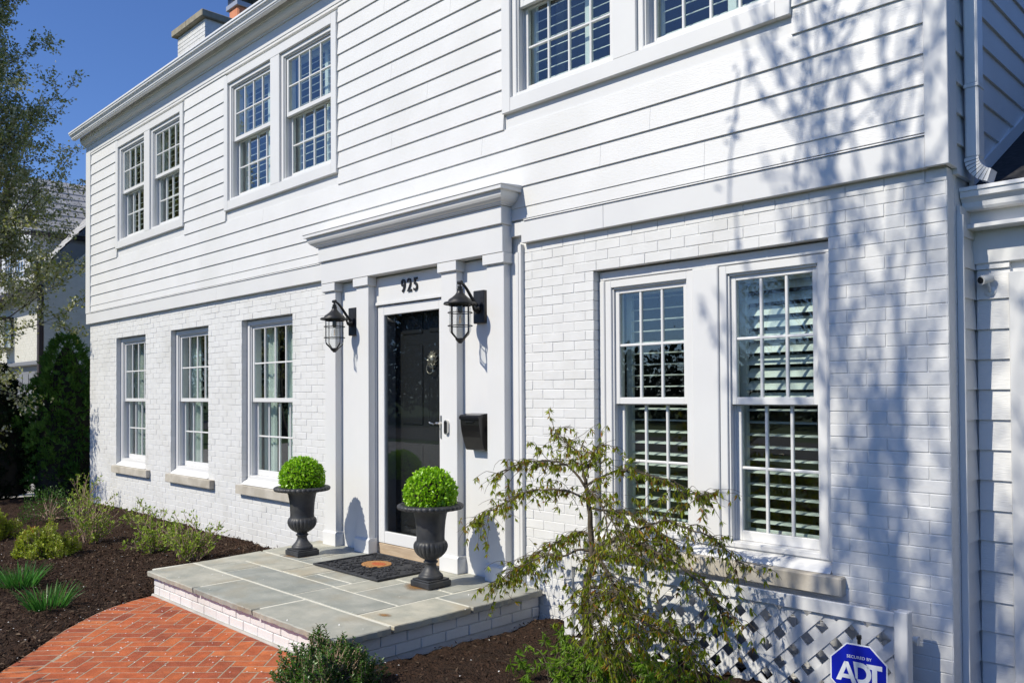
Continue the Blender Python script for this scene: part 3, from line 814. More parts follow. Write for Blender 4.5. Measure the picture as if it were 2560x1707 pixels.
fl = MB().box(-14.72, -14.36, 2.75, 3.11, 8.226, 8.84, .03).build('flue', 'clay', ch)
MB().box(-14.76, -14.32, 2.71, 3.15, 8.82, 8.915, .006).build('flue_collar', 'tinlight', ch)
mesh_ = MB()
for i in range(15):
    t = -14.73+i*.38/14
    mesh_.box(t-.003, t+.003, 2.74, 2.746, 8.915, 9.16); mesh_.box(t-.003, t+.003, 3.114, 3.12, 8.915, 9.16)
    u_ = 2.74+i*.38/14
    mesh_.box(-14.735, -14.729, u_-.003, u_+.003, 8.915, 9.16); mesh_.box(-14.351, -14.345, u_-.003, u_+.003, 8.915, 9.16)
for k in range(6): mesh_.box(-14.736, -14.344, 2.738, 2.743, 8.94+k*.038, 8.945+k*.038); mesh_.box(-14.346, -14.341, 2.738, 3.12, 8.94+k*.038, 8.945+k*.038)
mesh_.build('spark_screen', 'tin', ch)
MB().add([(-14.92, 2.55, 9.16), (-14.16, 2.55, 9.16), (-14.16, 3.31, 9.16), (-14.92, 3.31, 9.16), (-14.54, 2.93, 9.12)], [(0, 3, 2, 1), (0, 1, 4), (1, 2, 4), (2, 3, 4), (3, 0, 4)]).build('hood', 'tin', ch)

# ================================================================== ENTRY SURROUND
ent = MB().box(-6.90, -6.165, -.026, .18, PORCH-.05, 2.66).box(-5.165, -4.345, -.026, .18, PORCH-.05, 2.66).box(-6.1645, -5.1655, -.022, .1, 2.44, 2.659)
ent = ent.build('entry_surround', 'trim', house)
PIL = [(-6.886, -6.706), (-6.360, -6.172), (-5.160, -4.972), (-4.622, -4.433)]
for a, b in PIL:
    MB().box(a, b, -.10, -.0265, PORCH+.13, 2.585, .003).build('pilaster', 'trim', ent)
    p_ = MB().box(a-.018, b+.018, -.118, -.0265, PORCH, PORCH+.118, .003)
    p_.prism([(-.118, PORCH+.1185), (-.0266, PORCH+.1185), (-.0266, PORCH+.136), (-.102, PORCH+.136)][::-1], a-.017, b+.017)
    p_.build('pilaster_base', 'trim', ent)
    c_ = MB().box(a-.022, b+.022, -.124, -.0265, 2.592, 2.669, .003); c_.box(a-.010, b+.010, -.111, -.0265, 2.5855, 2.5915, .001)
    c_.build('pilaster_cap', 'trim', ent)
MB().box(-6.905, -4.418, -.128, -.0265, 2.67, 2.876, .003).build('architrave', 'trim', ent)
MB().box(-6.918, -4.405, -.152, -.0265, 2.8765, 3.012, .003).build('frieze', 'trim', ent)
# crown: cove profile swept along the front with returns at both ends
prof = [(.0, 3.0125), (.016, 3.0125), (.016, 3.020), (.030, 3.024), (.030, 3.030), (.046, 3.038), (.062, 3.052), (.073, 3.070), (.078, 3.092), (.080, 3.104), (.104, 3.106), (.104, 3.130), (.108, 3.134)]
v = []; 
for o_, z_ in prof: v += [(-6.918-o_, -.01, z_), (-6.918-o_, -.152-o_, z_), (-4.405+o_, -.152-o_, z_), (-4.405+o_, -.01, z_)]
f = []
for k in range(len(prof)-1):
    for i in range(3): a = k*4+i; f.append((a, a+1, a+5, a+4))
nv = (len(prof)-1)*4; f.append((nv, nv+1, nv+2, nv+3))
MB().add(v, f).build('cornice', 'trim', ent)
MB().prism([(-.262, 3.1345), (-.01, 3.1345), (-.01, 3.160), (-.262, 3.139)][::-1], -7.028, -4.295).build('cornice_flashing', 'trim', ent)
# casing strip between surround and brick on the right
MB().box(-4.3445, -4.318, -.034, .06, -.05, BAND-.002, .003).build('casing_strip', 'trim', ent)
MB().box(-4.372, -4.3455, -.036, -.0265, PORCH-.04, BAND-.06, .002).build('casing_strip', 'trim', ent)
# head stop, storm door, inner door
MB().box(-6.164, -5.166, -.034, -.0225, 2.41, 2.438, .004).build('head_stop', 'trim', ent)
MB().box(-6.166, -5.164, -.012, .16, PORCH-.04, PORCH+.092, .006).build('threshold', 'oak', ent)
sd = MB(); DX0, DX1, DZ0, DZ1 = -6.155, -5.172, PORCH+.096, 2.405
sd.box(DX0, DX0+.092, -.01, .028, DZ0, DZ1, .004); sd.box(DX1-.125, DX1, -.01, .028, DZ0, DZ1, .004)
sd.box(DX0+.0915, DX1-.1245, -.009, .027, DZ0, DZ0+.105, .004); sd.box(DX0+.0915, DX1-.1245, -.009, .027, DZ1-.085, DZ1, .004)
sd = sd.build('storm_door', 'trim', house)
MB().box(DX0+.085, DX1-.118, .006, .011, DZ0+.098, DZ1-.078).build('pane', 'doorglass', sd)
hz = CAMZ-.245; hx = -5.262
hd = MB().box(hx-.014, hx+.014, -.022, -.0105, CAMZ-.36, CAMZ-.17, .004)
hd.tube([(hx, -.02, hz+.01), (hx, -.05, hz+.01), (hx-.02, -.058, hz+.012), (hx-.06, -.056, hz+.004), (hx-.10, -.054, hz+.012), (hx-.112, -.054, hz+.018)], [.009, .009, .009, .0075, .007, .006], 8)
hd.build('handle', 'steel', sd, smooth=40)
idr = MB().box(-6.10, -5.21, .145, .185, PORCH+.1, 2.42).build('inner_door', 'darkdoor', house)
MB().box(-6.155, -6.10, .04, .19, PORCH+.094, 2.43).build('door_jamb', 'greydoor', house)
MB().box(-5.21, -5.172, .04, .19, PORCH+.094, 2.43).build('door_jamb', 'greydoor', house)
for (a, b, z0, z1) in ((-5.99, -5.70, 1.35, 2.05), (-5.61, -5.32, 1.35, 2.05), (-5.99, -5.70, .45, 1.18), (-5.61, -5.32, .45, 1.18), (-5.99, -5.70, 2.15, 2.34), (-5.61, -5.32, 2.15, 2.34)):
    MB().box(a, b, .137, .1445, z0, z1, .006).build('door_panel', 'darkdoor', idr)
# lion-mask knocker with a ring
kx, kz = -5.55, CAMZ+.30
kn = MB().lathe([(.0, 0), (.03, .004), (.042, .014), (.038, .026), (.022, .04), (.0, .045)][::-1], 20, cap=False)
rk = random.Random(3)
kn.v = [(kx+x, .137-z_*.9-.004, kz+y*1.25) for x, y, z_ in kn.v]
for i in range(26):    # mane locks
    a = 2*PI*i/26; r_ = .046+.008*(i % 2); kn.tube([(kx+.03*math.cos(a), .125, kz+.036*math.sin(a)), (kx+r_*math.cos(a), .118, kz+r_*1.2*math.sin(a)), (kx+(r_+.012)*math.cos(a+.2), .128, kz+(r_+.012)*1.2*math.sin(a+.2))], [.006, .008, .003], 5)
kn.box(kx-.009, kx+.009, .082, .105, kz-.022, kz+.012, .004)            # muzzle
for s_ in (-1, 1): kn.tube([(kx+s_*.010, .098, kz+.018), (kx+s_*.022, .102, kz+.022)], [.004, .003], 5)   # brows
kn.build('knocker', 'bronze', idr, smooth=50)
kr = MB().torus(.043, .0055, (kx, .098, kz-.075), 'y', 28, 7); kr.build('knocker_ring', 'bronze', idr, smooth=True)

# ------------------------------------------------------------------ right-hand wing (set back, siding, gutter)
WY = .345
wing = MB().box(-1.385, 3.2, WY+.02, WY+.2, -.15, 2.62)
wing = wing.build('wing_wall', 'trim', house)
MB().box(HX1-.0065, HX1-.001, .003, .13, -.15, BAND-.005).build('return_mortar', 'mortar', house)
rtb = MB(); z = BAND-.002-CH*math.ceil((BAND+.1)/CH); row = 0
while z < BAND-.01:
    rtb.box(HX1-.02, HX1+.0015, .107, .122, z+.002, z+CH-.003, .002); z += CH
rtb.build('brick_return', 'brickws', house)
# siding on the short return and on the wing front
k = 0; z = CAMZ-.144+.155*-12
while z < 2.45:
    z0, z1 = max(z, -.12), z+.155
    if z1 > -.05:
        MB().prism([(-1.360, z0), (-1.3875, z0), (-1.3875, z1-.0005), (-1.371, z1-.0005)], .134, WY-.002, 'y').build('siding_board', 'siding', wing)
        board(-1.357, -1.205, z0, z1-.0005, wing, WY-.012, WY+.002, WY+.0195)
    z += .155; k += 1
MB().box(-1.386, -1.352, .1225, .1335, -.12, 2.50, .002).build('corner_trim', 'trim', wing)
MB().box(-1.204, 3.2, WY-.035, WY+.0195, -.12, 2.215, .004).build('trim_post', 'trim', wing)
MB().box(-1.386, 3.2, WY-.02, WY+.0195, 2.27, 2.60, .004).build('fascia_frieze', 'trim', wing)
MB().box(-1.386, 3.2, .215, WY-.021, 2.44, 2.462, .003).build('soffit', 'trim', wing)
gy = .305
gp2 = [(gy-.022, 2.535), (gy-.085, 2.535), (gy-.093, 2.548), (gy-.097, 2.572), (gy-.112, 2.59), (gy-.124, 2.597), (gy-.127, 2.625), (gy-.134, 2.627), (gy-.134, 2.646), (gy-.126, 2.646), (gy-.126, 2.632), (gy-.022, 2.632)]
MB().prism(gp2[::-1], -1.384, 3.2).build('gutter', 'gutter', house)
MB().box(-1.384, 3.2, gy-.021, gy+.0, 2.463, 2.64, .002).build('fascia', 'trim', house)
MB().add([(-1.384, .29, 2.66), (3.2, .29, 2.66), (3.2, 3.5, 4.33), (-1.384, 3.5, 4.33)], [(0, 1, 2, 3)]).build('wing_roof', 'shingle', house)
MB().add([(-1.352, .30, 2.67), (-1.352, 3.4, 4.28), (-1.352, 3.4, 4.36), (-1.352, .30, 2.75), (-1.374, .30, 2.67), (-1.374, 3.4, 4.28), (-1.374, 3.4, 4.36), (-1.374, .30, 2.75)], [(0, 1, 2, 3), (7, 6, 5, 4), (3, 2, 6, 7), (0, 3, 7, 4)]).build('step_flashing', 'gutter', house)
# gable-side siding above the wing roof
sw = MB().box(-1.42, -1.389, .08, 8.7, BAND-.2, 5.6).build('side_wall', 'trim', house)
z = 2.70
while z < 7.75:
    ya = max(.08, -.16+(z+.155-5.652)/.515+.03); yb_ = min(8.7, 9-(z+.155-5.6)/.522-.03)
    MB().prism([(-1.362, z), (-1.3885, z), (-1.3885, z+.1545), (-1.376, z+.1545)], ya, yb_, 'y').build('siding_board', 'siding', sw); z += .155
# downspout running down into the wing gutter
dsx, dsy = -1.322, .215
dp = MB().box(dsx-.032, dsx+.032, dsy-.048, dsy+.048, 3.16, 5.58, .008)
dp.box(dsx-.035, dsx+.035, dsy-.051, dsy+.051, 3.145, 3.165, .003)
dp.box(dsx-.032, dsx+.032, dsy-.048, dsy+.048, 2.79, 3.15, .008)
dp = dp.build('downspout', 'gutter', house)
el = MB()
for i in range(8):          # corrugated elbow turning out over the gutter
    a0 = i/8*rad(75); a1 = (i+.82)/8*rad(75); Rr = .11
    def pt(a, w_): return (dsx+.11+.0-(Rr+w_)*math.cos(a)-.0, 2.79-(Rr+w_)*math.sin(a)*.95)
    q = [pt(a0, .034), pt(a1, .036), pt(a1, -.03), pt(a0, -.032)]
    el.prism([(x, z_) for x, z_ in q], dsy-.05, dsy+.05, 'y')
el.build('elbow', 'gutter', dp)
# ================================================================== SHUTTERS AND CURTAINS BEHIND THE GLASS
def shutter(label, x0, x1, z0, z1, y, tilts, pitch=.076, blade=.086, group=None, mid=None):
    """plantation shutter: frame of stiles and rails, tilted louvers"""
    t = thing('plantation_shutter', label, 'shutter', ((x0+x1)/2, y, z0), group)
    fr = MB(); st = .05
    fr.box(x0, x0+st, y, y+.03, z0, z1, .003); fr.box(x1-st, x1, y, y+.03, z0, z1, .003)
    fr.box(x0+st, x1-st, y+.001, y+.029, z0, z0+.075, .003); fr.box(x0+st, x1-st, y+.001, y+.029, z1-.06, z1, .003)
    if mid: fr.box(mid-.03, mid+.03, y+.0015, y+.0285, z0+.075, z1-.06, .003)
    fr.build('frame', 'louver', t)
    z = z0+.075+pitch*.6; rj = random.Random(int(x0*37))
    while z < z1-.085:
        a = rad(tilts((z-z0)/(z1-z0))+rj.uniform(-2.5, 2.5)); c_, s_ = math.cos(a), math.sin(a); h = blade/2
        # outer edge low when tilt > 0
        pr = [(y+.015-h*c_, z-h*s_), (y+.015-.002*s_-h*.3*c_, z+.005*c_-h*.3*s_), (y+.015+h*c_, z+h*s_), (y+.015+h*.3*c_, z-.005*c_+h*.3*s_)]
        ee = [(x0+st+.003, (mid or x1-st+.03)-.033)]+([(mid+.033, x1-st-.003)] if mid else [])
        for a0, a1 in ee: MB().prism(pr, a0, a1).build('louver', 'louver', t)
        z += pitch
    return t
shutter('white louvered shutter behind the left half of the wide ground-floor window', -3.575, -2.93, SILLT+.08, WT-.10, .262, lambda t: 8 if t < .5 else 3)
shutter('white louvered shutter behind the right half of the wide window, upper slats tilted shut', -2.69, -2.065, SILLT+.08, WT-.10, .262, lambda t: 8 if t < .5 else 44)
names = ['window above the narrow brick windows', 'middle window over the front door side', 'big window cut by the top edge']
halves = ['left', 'right']
for wi, (a, b) in enumerate(UPW):
    m1 = (a+b)/2
    for h, (x0, x1) in enumerate(((a+.13, m1-.125), (m1+.125, b-.13))):
        shutter(f'white louvered shutter, {halves[h]} half of the upstairs {["far-left window", "window beside the cornice", "window cut by the top edge"][wi]}',
                x0, x1, CZ0+.13, CZ1-.12, .135, lambda t: 30, group='shutters behind the upstairs windows', mid=x0+(x1-x0)*.62)
def curtain(parent, x0, x1, z0, z1, y, seed):
    r = random.Random(seed); n = int((x1-x0)/.012); v = []; f = []
    ph = r.uniform(0, 6)
    for j, z_ in enumerate((z0, (z0+z1)/2, z1)):
        for i in range(n+1):
            t = i/n; x = x0+(x1-x0)*t
            v.append((x+.006*math.sin(j*2+t*9), y+.035*math.sin(t*(x1-x0)*62+ph+.3*j)+.012*math.sin(t*23+ph*2), z_))
    for j in range(2):
        for i in range(n): a = j*(n+1)+i; f.append((a, a+1, a+n+2, a+n+1))
    MB().add(v, f).build('curtain_panel', 'curtain', parent, smooth=True)
for k, (a, b) in enumerate(OPEN[:3]):
    t = thing('curtain', 'pale green curtains hanging inside the '+['narrow ground-floor window nearest the left corner', 'middle of the three narrow ground-floor windows', 'narrow ground-floor window beside the front step'][k], 'curtain', ((a+b)/2, .32, SILLT+.05), 'curtains in the narrow windows')
    curtain(t, a+.02, a+(.34, .30, .36)[k], SILLT+.03, WT+.05, .275, k*5+1)
    curtain(t, a+(.62, .60, .56)[k], b+.12, SILLT+.03, WT+.05, .275, k*5+2)

# ================================================================== NUMBERS, LANTERNS, MAILBOX, BELL
def text_mesh(body, size, ext, name, bev=0):
    c_ = bpy.data.curves.new(name, 'FONT'); c_.body = body; c_.size = size; c_.extrude = ext; c_.bevel_depth = bev; c_.align_x = 'CENTER'; c_.align_y = 'CENTER'; c_.resolution_u = 4
    o = bpy.data.objects.new(name+'_tmp', c_); COL.objects.link(o)
    dg = bpy.context.evaluated_depsgraph_get(); me = bpy.data.meshes.new_from_object(o.evaluated_get(dg)); me.name = name
    bpy.data.objects.remove(o); bpy.data.curves.remove(c_)
    return me
hn = thing('house_number', 'black house number 925 above the front door', 'house number', (-5.665, -.03, 2.49))
for i, d in enumerate('925'):
    me = text_mesh(d, .148, .005, 'digit', .0012)
    o = put('digit', me, 'black', hn, True); o.rotation_euler = (rad(90), 0, 0); o.scale = (.90, 1.08, 1); o.location = ((i-1)*.086, 0, .058)

def make_lantern(label, loc):
    """origin on the wall panel at the height of the ground below; built around x=0, wall at y=0"""
    t = thing('wall_lantern', label, 'lantern', loc, 'pair of black lanterns by the door')
    z = CAMZ; yc = -.228
    MB().box(-.063, .063, -.040, -.0005, z+.552, z+.808, .006).build('back_plate', 'black', t, True)
    bd_ = MB().lathe([(.001, 0), (.030, .001), (.030, .012), (.022, .02), (.001, .022)], 20)
    bd_.v = [(x, -.04-z_, z+.67+y) for x, y, z_ in bd_.v]; bd_.build('boss', 'black', t, True, 40)
    arm = []
    for i in range(13):
        s_ = i/12; arm.append((0, -.045-.182*s_**.85, z+.685+.165*math.sin(s_*PI*.5)**1.25))
    ar = MB().tube(arm, [.014-.004*(i/12) for i in range(13)], 8)
    ar.tube([(-.02, yc, z+.852), (.02, yc, z+.852)], .0145, 10)
    ar.tube([(0, -.045, z+.64), (0, -.085, z+.655), (0, -.10, z+.69)], [.016, .012, .008], 8)
    ar.build('arm', 'black', t, True, 50)
    cap = [(.124, .690), (.126, .684), (.127, .692), (.122, .700), (.098, .702), (.092, .712), (.086, .722), (.058, .742), (.040, .758), (.026, .776), (.022, .79), (.024, .796), (.024, .803), (.016, .806), (.0185, .814), (.0185, .822), (.010, .826), (.007, .84), (.007, .855)]
    MB().lathe([(.09, .690)]+cap, 36, (0, yc, z)).build('cap', 'black', t, True, 35)
    MB().lathe([(.087, .674), (.09, .69), (.03, .69), (.03, .674)], 30, (0, yc, z), cap=False).build('collar', 'black', t, True, 40)
    cg = MB()
    for i in range(4):
        a = PI/4*1+i*PI/2-.78; x, y = math.cos(a), math.sin(a)
        cg.tube([(.090*x, yc+.090*y, z+.69), (.090*x, yc+.090*y, z+.478), (.086*x, yc+.086*y, z+.466), (.030*x, yc+.030*y, z+.418)], [.0045, .0045, .0075, .0065], 6)
    for zz in (.622, .522): cg.torus(.0925, .0038, (0, yc, z+zz), 'z', 36, 6)
    cg.build('cage', 'black', t, True, 50)
    MB().lathe([(.002, .388), (.014, .391), (.017, .398), (.030, .408), (.038, .420), (.036, .428), (.002, .43)], 24, (0, yc, z)).build('finial', 'black', t, True, 40)
    MB().lathe([(.034, .430), (.078, .474), (.083, .488), (.083, .665)], 32, (0, yc, z), cap=False).build('glass', 'lampglass', t, True, 60)
    MB().lathe([(.019, .69), (.019, .63), (.014, .62), (.002, .618)], 16, (0, yc, z)).build('socket', 'black', t, True, 40)
    b_ = MB().lathe([(.012, .622), (.016, .605), (.026, .58), (.030, .555), (.026, .532), (.012, .515), (.001, .512)], 20, (0, yc, z), cap=False).build('bulb', 'lampglass', t, True, 60)
    MB().tube([(-.006, yc, z+.60), (-.008, yc, z+.545), (0, yc, z+.54), (.008, yc, z+.545), (.006, yc, z+.60)], .0022, 5).build('filament', 'bulb', b_, True)
    return t
make_lantern('black caged wall lantern on the left of the front door', (-6.48, -.0265, 0))
make_lantern('black caged wall lantern on the right of the front door, above the mailbox', (-4.752, -.0265, 0))

mbx = thing('mailbox', 'black curved metal mailbox on the white panel right of the door', 'mailbox', (-4.755, -.026, 1.17))
zb, zt = CAMZ-.432, CAMZ-.145
pf = [(-.027, zb), (-.095, zb+.004), (-.105, zb+.012)]+[(-.105-.055*math.sin(t*PI/2), zb+.012+(zt-.055-zb)*t) for t in (.2, .4, .6, .8, .95)]+[(-.160, zt-.03), (-.027, zt-.03)]
MB().prism(pf[::-1], -4.862, -4.652).build('body', 'blackgloss', mbx)
lid = [(-.0268, zt-.029), (-.165, zt-.029), (-.168, zt-.045), (-.172, zt-.045), (-.171, zt-.024), (-.158, zt-.012), (-.10, zt-.002), (-.0268, zt)]
MB().prism(lid[::-1], -4.866, -4.648).build('lid', 'blackgloss', mbx)
MB().box(-4.80, -4.71, -.171, -.150, zt-.066, zt-.060).build('slot_lip', 'blackplastic', mbx)
MB().box(-4.866, -4.648, -.0267, -.018, zb+.006, zt-.02, .002).build('back_plate', 'blackgloss', mbx)

bell = thing('doorbell', 'slim silver and black video doorbell on the white pilaster beside the door handle', 'doorbell', (-5.088, -.1, CAMZ-.32))
def pill(mb, x, y0, y1, z0, z1, hw):
    q = []
    for i in range(13): a = PI*i/12; q.append((x+hw*math.cos(a), z1-hw+hw*math.sin(a)))
    for i in range(13): a = PI+PI*i/12; q.append((x+hw*math.cos(a), z0+hw+hw*math.sin(a)))
    return mb.prism(q, y0, y1, 'y')
pill(MB(), -5.088, -.122, -.1005, CAMZ-.316, CAMZ-.202, .021).build('case', 'steel', bell)
pill(MB(), -5.088, -.125, -.1225, CAMZ-.308, CAMZ-.210, .0145).build('face', 'blackplastic', bell)
MB().lathe([(.007, 0), (.009, .002), (.004, .004), (.001, .004)], 16).build('lens', 'blackgloss', bell, True).matrix_local = Matrix.Translation((0, -.0255, .095)) @ Matrix.Rotation(rad(90), 4, 'X')

# ================================================================== URNS, TOPIARIES, MAT
def make_urn(label, loc):
    t = thing('garden_urn', label, 'urn', loc, 'pair of cast-iron urns on the front step')
    MB().box(-.108, .108, -.108, .108, .001, .046, .005).box(-.098, .098, -.098, .098, .046, .058, .004).build('plinth', 'iron', t, True)
    foot = [(.088, .058), (.092, .066), (.092, .076), (.086, .086), (.078, .09), (.075, .096), (.066, .106), (.053, .122), (.044, .142), (.0415, .160), (.046, .168), (.054, .174), (.054, .182), (.046, .188), (.043, .196)]
    MB().lathe(foot, 48, cap=False).build('foot', 'iron', t, True, 40)
    bowl = [(.043, .196), (.058, .202), (.082, .216), (.104, .236), (.120, .260), (.1275, .285), (.1265, .305), (.119, .322), (.110, .331), (.106, .334)]
    def flute(k, r, z_, a):
        s_ = max(0, math.sin((z_-.198)/(.333-.198)*PI)) if .198 < z_ < .333 else 0
        return r*(1-.075*s_*(1-abs(math.cos(11*a)))**1.3), z_
    MB().lathe(bowl, 176, mod=flute, cap=False).build('bowl', 'iron', t, True, 60)
    cone = [(.106, .334), (.104, .345), (.1035, .36), (.106, .42), (.112, .48), (.121, .53), (.134, .56), (.150, .572)]
    MB().lathe(cone, 56, cap=False).build('body', 'iron', t, True, 40)
    rim = [(.150, .572), (.19, .573), (.222, .568), (.240, .572), (.2475, .582), (.246, .592), (.236, .599), (.222, .601), (.205, .604), (.198, .60), (.17, .60)]
    def egg(k, r, z_, a):
        if 2 <= k <= 7:
            e = abs(math.sin(17*a))**.6; d_ = (-.0045 if k != 7 else -.002)*(1-e)*1.6
            return r+d_*(1 if k in (3, 4, 5) else .6), z_+(.003*e if k >= 5 else (-.003*e if k <= 3 else 0))
        return r, z_
    MB().lathe(rim, 204, mod=egg, cap=False).build('rim', 'iron', t, True, 60)
    MB().lathe([(.19, .590), (.001, .592)], 32, cap=False).build('soil', 'mulch', t, True)
    return t
make_urn('black cast-iron urn on the left of the door mat, before the brick wall', (-6.56, -.54, PORCH+.003))
make_urn('black cast-iron urn on the right of the door mat, nearest the camera', (-4.80, -.512, PORCH+.003))
def topiary(label, loc, seed):
    t = thing('boxwood_topiary', label, 'topiary', loc, 'clipped topiary balls in the urns')
    rng = np.random.default_rng(seed); Rr = .188
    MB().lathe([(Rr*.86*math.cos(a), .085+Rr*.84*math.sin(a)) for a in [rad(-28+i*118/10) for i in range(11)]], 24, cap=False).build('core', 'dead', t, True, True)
    n = 4200; d = rnd_dirs(rng, n); d = d[d[:, 2] > -.45]; n = len(d)
    bump = 1+.035*np.sin(d[:, 0]*17+seed)*np.sin(d[:, 1]*15)*np.sin(d[:, 2]*19)
    r = Rr*(rng.uniform(.84, 1.02, n)+np.where(rng.random(n) < .05, rng.uniform(0, .07, n), 0))*bump
    P = d*r[:, None]+np.array([0, 0, .085])
    D_ = rnd_dirs(rng, n)*.85+d*.75+np.array([0, 0, .25]); N_ = d+rnd_dirs(rng, n)*.55
    leaves('foliage', P, D_, N_, rng.uniform(.018, .032, n), rng.uniform(.014, .022, n), 'topiary', t, fold=.28, tipw=.55, local=True)
    return t
topiary('bright green clipped ball in the left urn', (-6.56, -.54, PORCH+.588), 3)
topiary('bright green clipped ball in the right urn, nearest the camera', (-4.80, -.512, PORCH+.588), 9)

mt = thing('door_mat', 'black rubber scrollwork door mat with an orange coir oval', 'mat', (-5.65, -.385, PORCH))
mx0, mx1, my0, my1 = -6.10, -5.19, -.712, -.062; z0 = PORCH+.0045
MB().box(mx0, mx1, my0, my1, z0-.001, z0+.003).build('backing', 'rubber', mt)
fr = MB()
for a in ((mx0, mx1, my0, my0+.022), (mx0, mx1, my1-.022, my1), (mx0, mx0+.022, my0+.0225, my1-.0225), (mx1-.022, mx1, my0+.0225, my1-.0225)): fr.box(*a, z0+.001, z0+.014, .003)
fr.build('border', 'rubber', mt)
sc = MB(); rm_ = random.Random(12); cxm_, cym_ = -5.705, -.35
for k in range(260):
    x, y = rm_.uniform(mx0+.04, mx1-.04), rm_.uniform(my0+.04, my1-.04)
    if ((x-cxm_)/.145)**2+((y-cym_)/.135)**2 < 1: continue
    a0 = rm_.uniform(0, 6.28); s_ = rm_.choice((-1, 1)); R0 = rm_.uniform(.016, .036); pts = []
    for i in range(11):
        tt = i/10; r_ = R0*(1-.78*tt); a = a0+s_*tt*5.2; px, py = x+r_*math.cos(a), y+r_*math.sin(a)
        pts.append((min(max(px, mx0+.01), mx1-.01), min(max(py, my0+.01), my1-.01), z0+.0075+.0015*math.sin(i)))
    sc.tube(pts, [.0045]*9+[.004, .005], 5)
stuff(sc.build('scrollwork', 'rubber', mt, smooth=60))
def disc(rx, ry, z_, n=40, wob=0, cx_=cxm_, cy_=cym_, h=.008, seed=1):
    r = random.Random(seed); q = [(cx_+rx*(1+r.uniform(-wob, wob))*math.cos(2*PI*i/n), cy_+ry*(1+r.uniform(-wob, wob))*math.sin(2*PI*i/n)) for i in range(n)]
    v, f = slab(q, z_, z_+h, .003); return MB().add(v, f)
disc(.135, .118, z0+.0035, wob=.03).build('medallion', 'coir', mt)
disc(.075, .05, z0+.0116, wob=.08, cx_=cxm_+.03, h=.003, seed=4).build('medallion_centre', 'coirred', mt)

# ================================================================== LATTICE, SIGN, METER, CAMERA
lat = thing('lattice_screen', 'white wooden lattice panel with crossed slats under the wide window', 'lattice', (-2.6, -.2, -.03))
lx0, lx1, ly, lz0, lz1 = -3.74, -1.515, -.2, -.05, .535
MB().box(lx0, lx0+.07, ly-.03, ly+.03, lz0-.04, lz1, .004).build('post', 'trim', lat)
MB().box(lx1-.065, lx1, ly-.045, ly+.02, lz0-.04, lz1+.012, .004).build('post', 'trim', lat)
MB().box(lx0+.0705, lx1-.0655, ly-.03, ly-.008, lz1-.072, lz1-.002, .003).build('top_rail', 'trim', lat)
MB().box(lx0+.0705, lx1-.0655, ly-.03, ly-.008, lz0-.02, lz0+.045, .003).build('bottom_rail', 'trim', lat)
za, zb_ = lz0+.02, lz1-.045; H = zb_-za; xa, xb = lx0+.06, lx1-.06; hw = .0275
for s_, y0 in ((1, ly-.0075), (-1, ly+.0005)):
    x = xa-H
    while x < xb+H:
        # centre line from (x,za) going up at 45 degrees to the side s_
        def at(z_): return x+s_*(z_-za) if s_ > 0 else x+H-(z_-za)
        q = [(x-hw*1.414, za), (x+hw*1.414, za), (x+hw*1.414+H, zb_), (x-hw*1.414+H, zb_)] if s_ > 0 else [(x+H-hw*1.414, za), (x+H+hw*1.414, za), (x+hw*1.414, zb_), (x-hw*1.414, zb_)]
        q = clip(clip(q, xa, 0, -1, 0), xb, 0, 1, 0)
        if len(q) > 2 and area(q) > .0004: MB().prism(q, y0, y0+.0075, 'y').build('slat', 'trim', lat)
        x += .158
def octagon(x, z_, W_, y0, y1, mb):
    h = W_/2; t_ = h*.4142
    return mb.prism([(x-t_, z_-h), (x+t_, z_-h), (x+h, z_-t_), (x+h, z_+t_), (x+t_, z_+h), (x-t_, z_+h), (x-h, z_+t_), (x-h, z_-t_)], y0, y1, 'y')
sg = thing('yard_sign', 'blue octagonal security yard sign with white letters on a stake by the lattice', 'sign', (-1.605, -.6, -.03), rz=rad(6))
SW = .252; sz = .36
MB().lathe([(.008, 0), (.008, sz+.145)], 10, (0, .014, 0)).build('stake', 'blackplastic', sg, True)
MB().box(-.010, .010, .004, .024, sz+.145, sz+.166, .003).build('stake_cap', 'blackplastic', sg, True)
octagon(0, sz, SW, -.002, .002, MB()).build('border', 'signwhite', sg, True)
octagon(0, sz, SW-.011, -.0034, -.0022, MB()).build('face', 'signblue', sg, True)
def ptext(body, size, x, z_, sx=1):
    me = text_mesh(body, size, .0004, 'lettering'); o = put('lettering', me, 'signwhite', sg, True)
    o.rotation_euler = (rad(90), 0, 0); o.location = (x, -.0040, z_); o.scale = (sx, 1, 1)
ptext('SECURED BY', .019, .004, sz+.066, 1.02)
ptext('800.', .024, -.052, sz-.083); ptext('ADT.ASAP', .022, .03, sz-.083)
def poly_letter(polys):
    m_ = MB()
    for q in polys: m_.prism([(x, sz+z_) for x, z_ in q], -.0042, -.0036, 'y')
    m_.build('lettering', 'signwhite', sg, True)
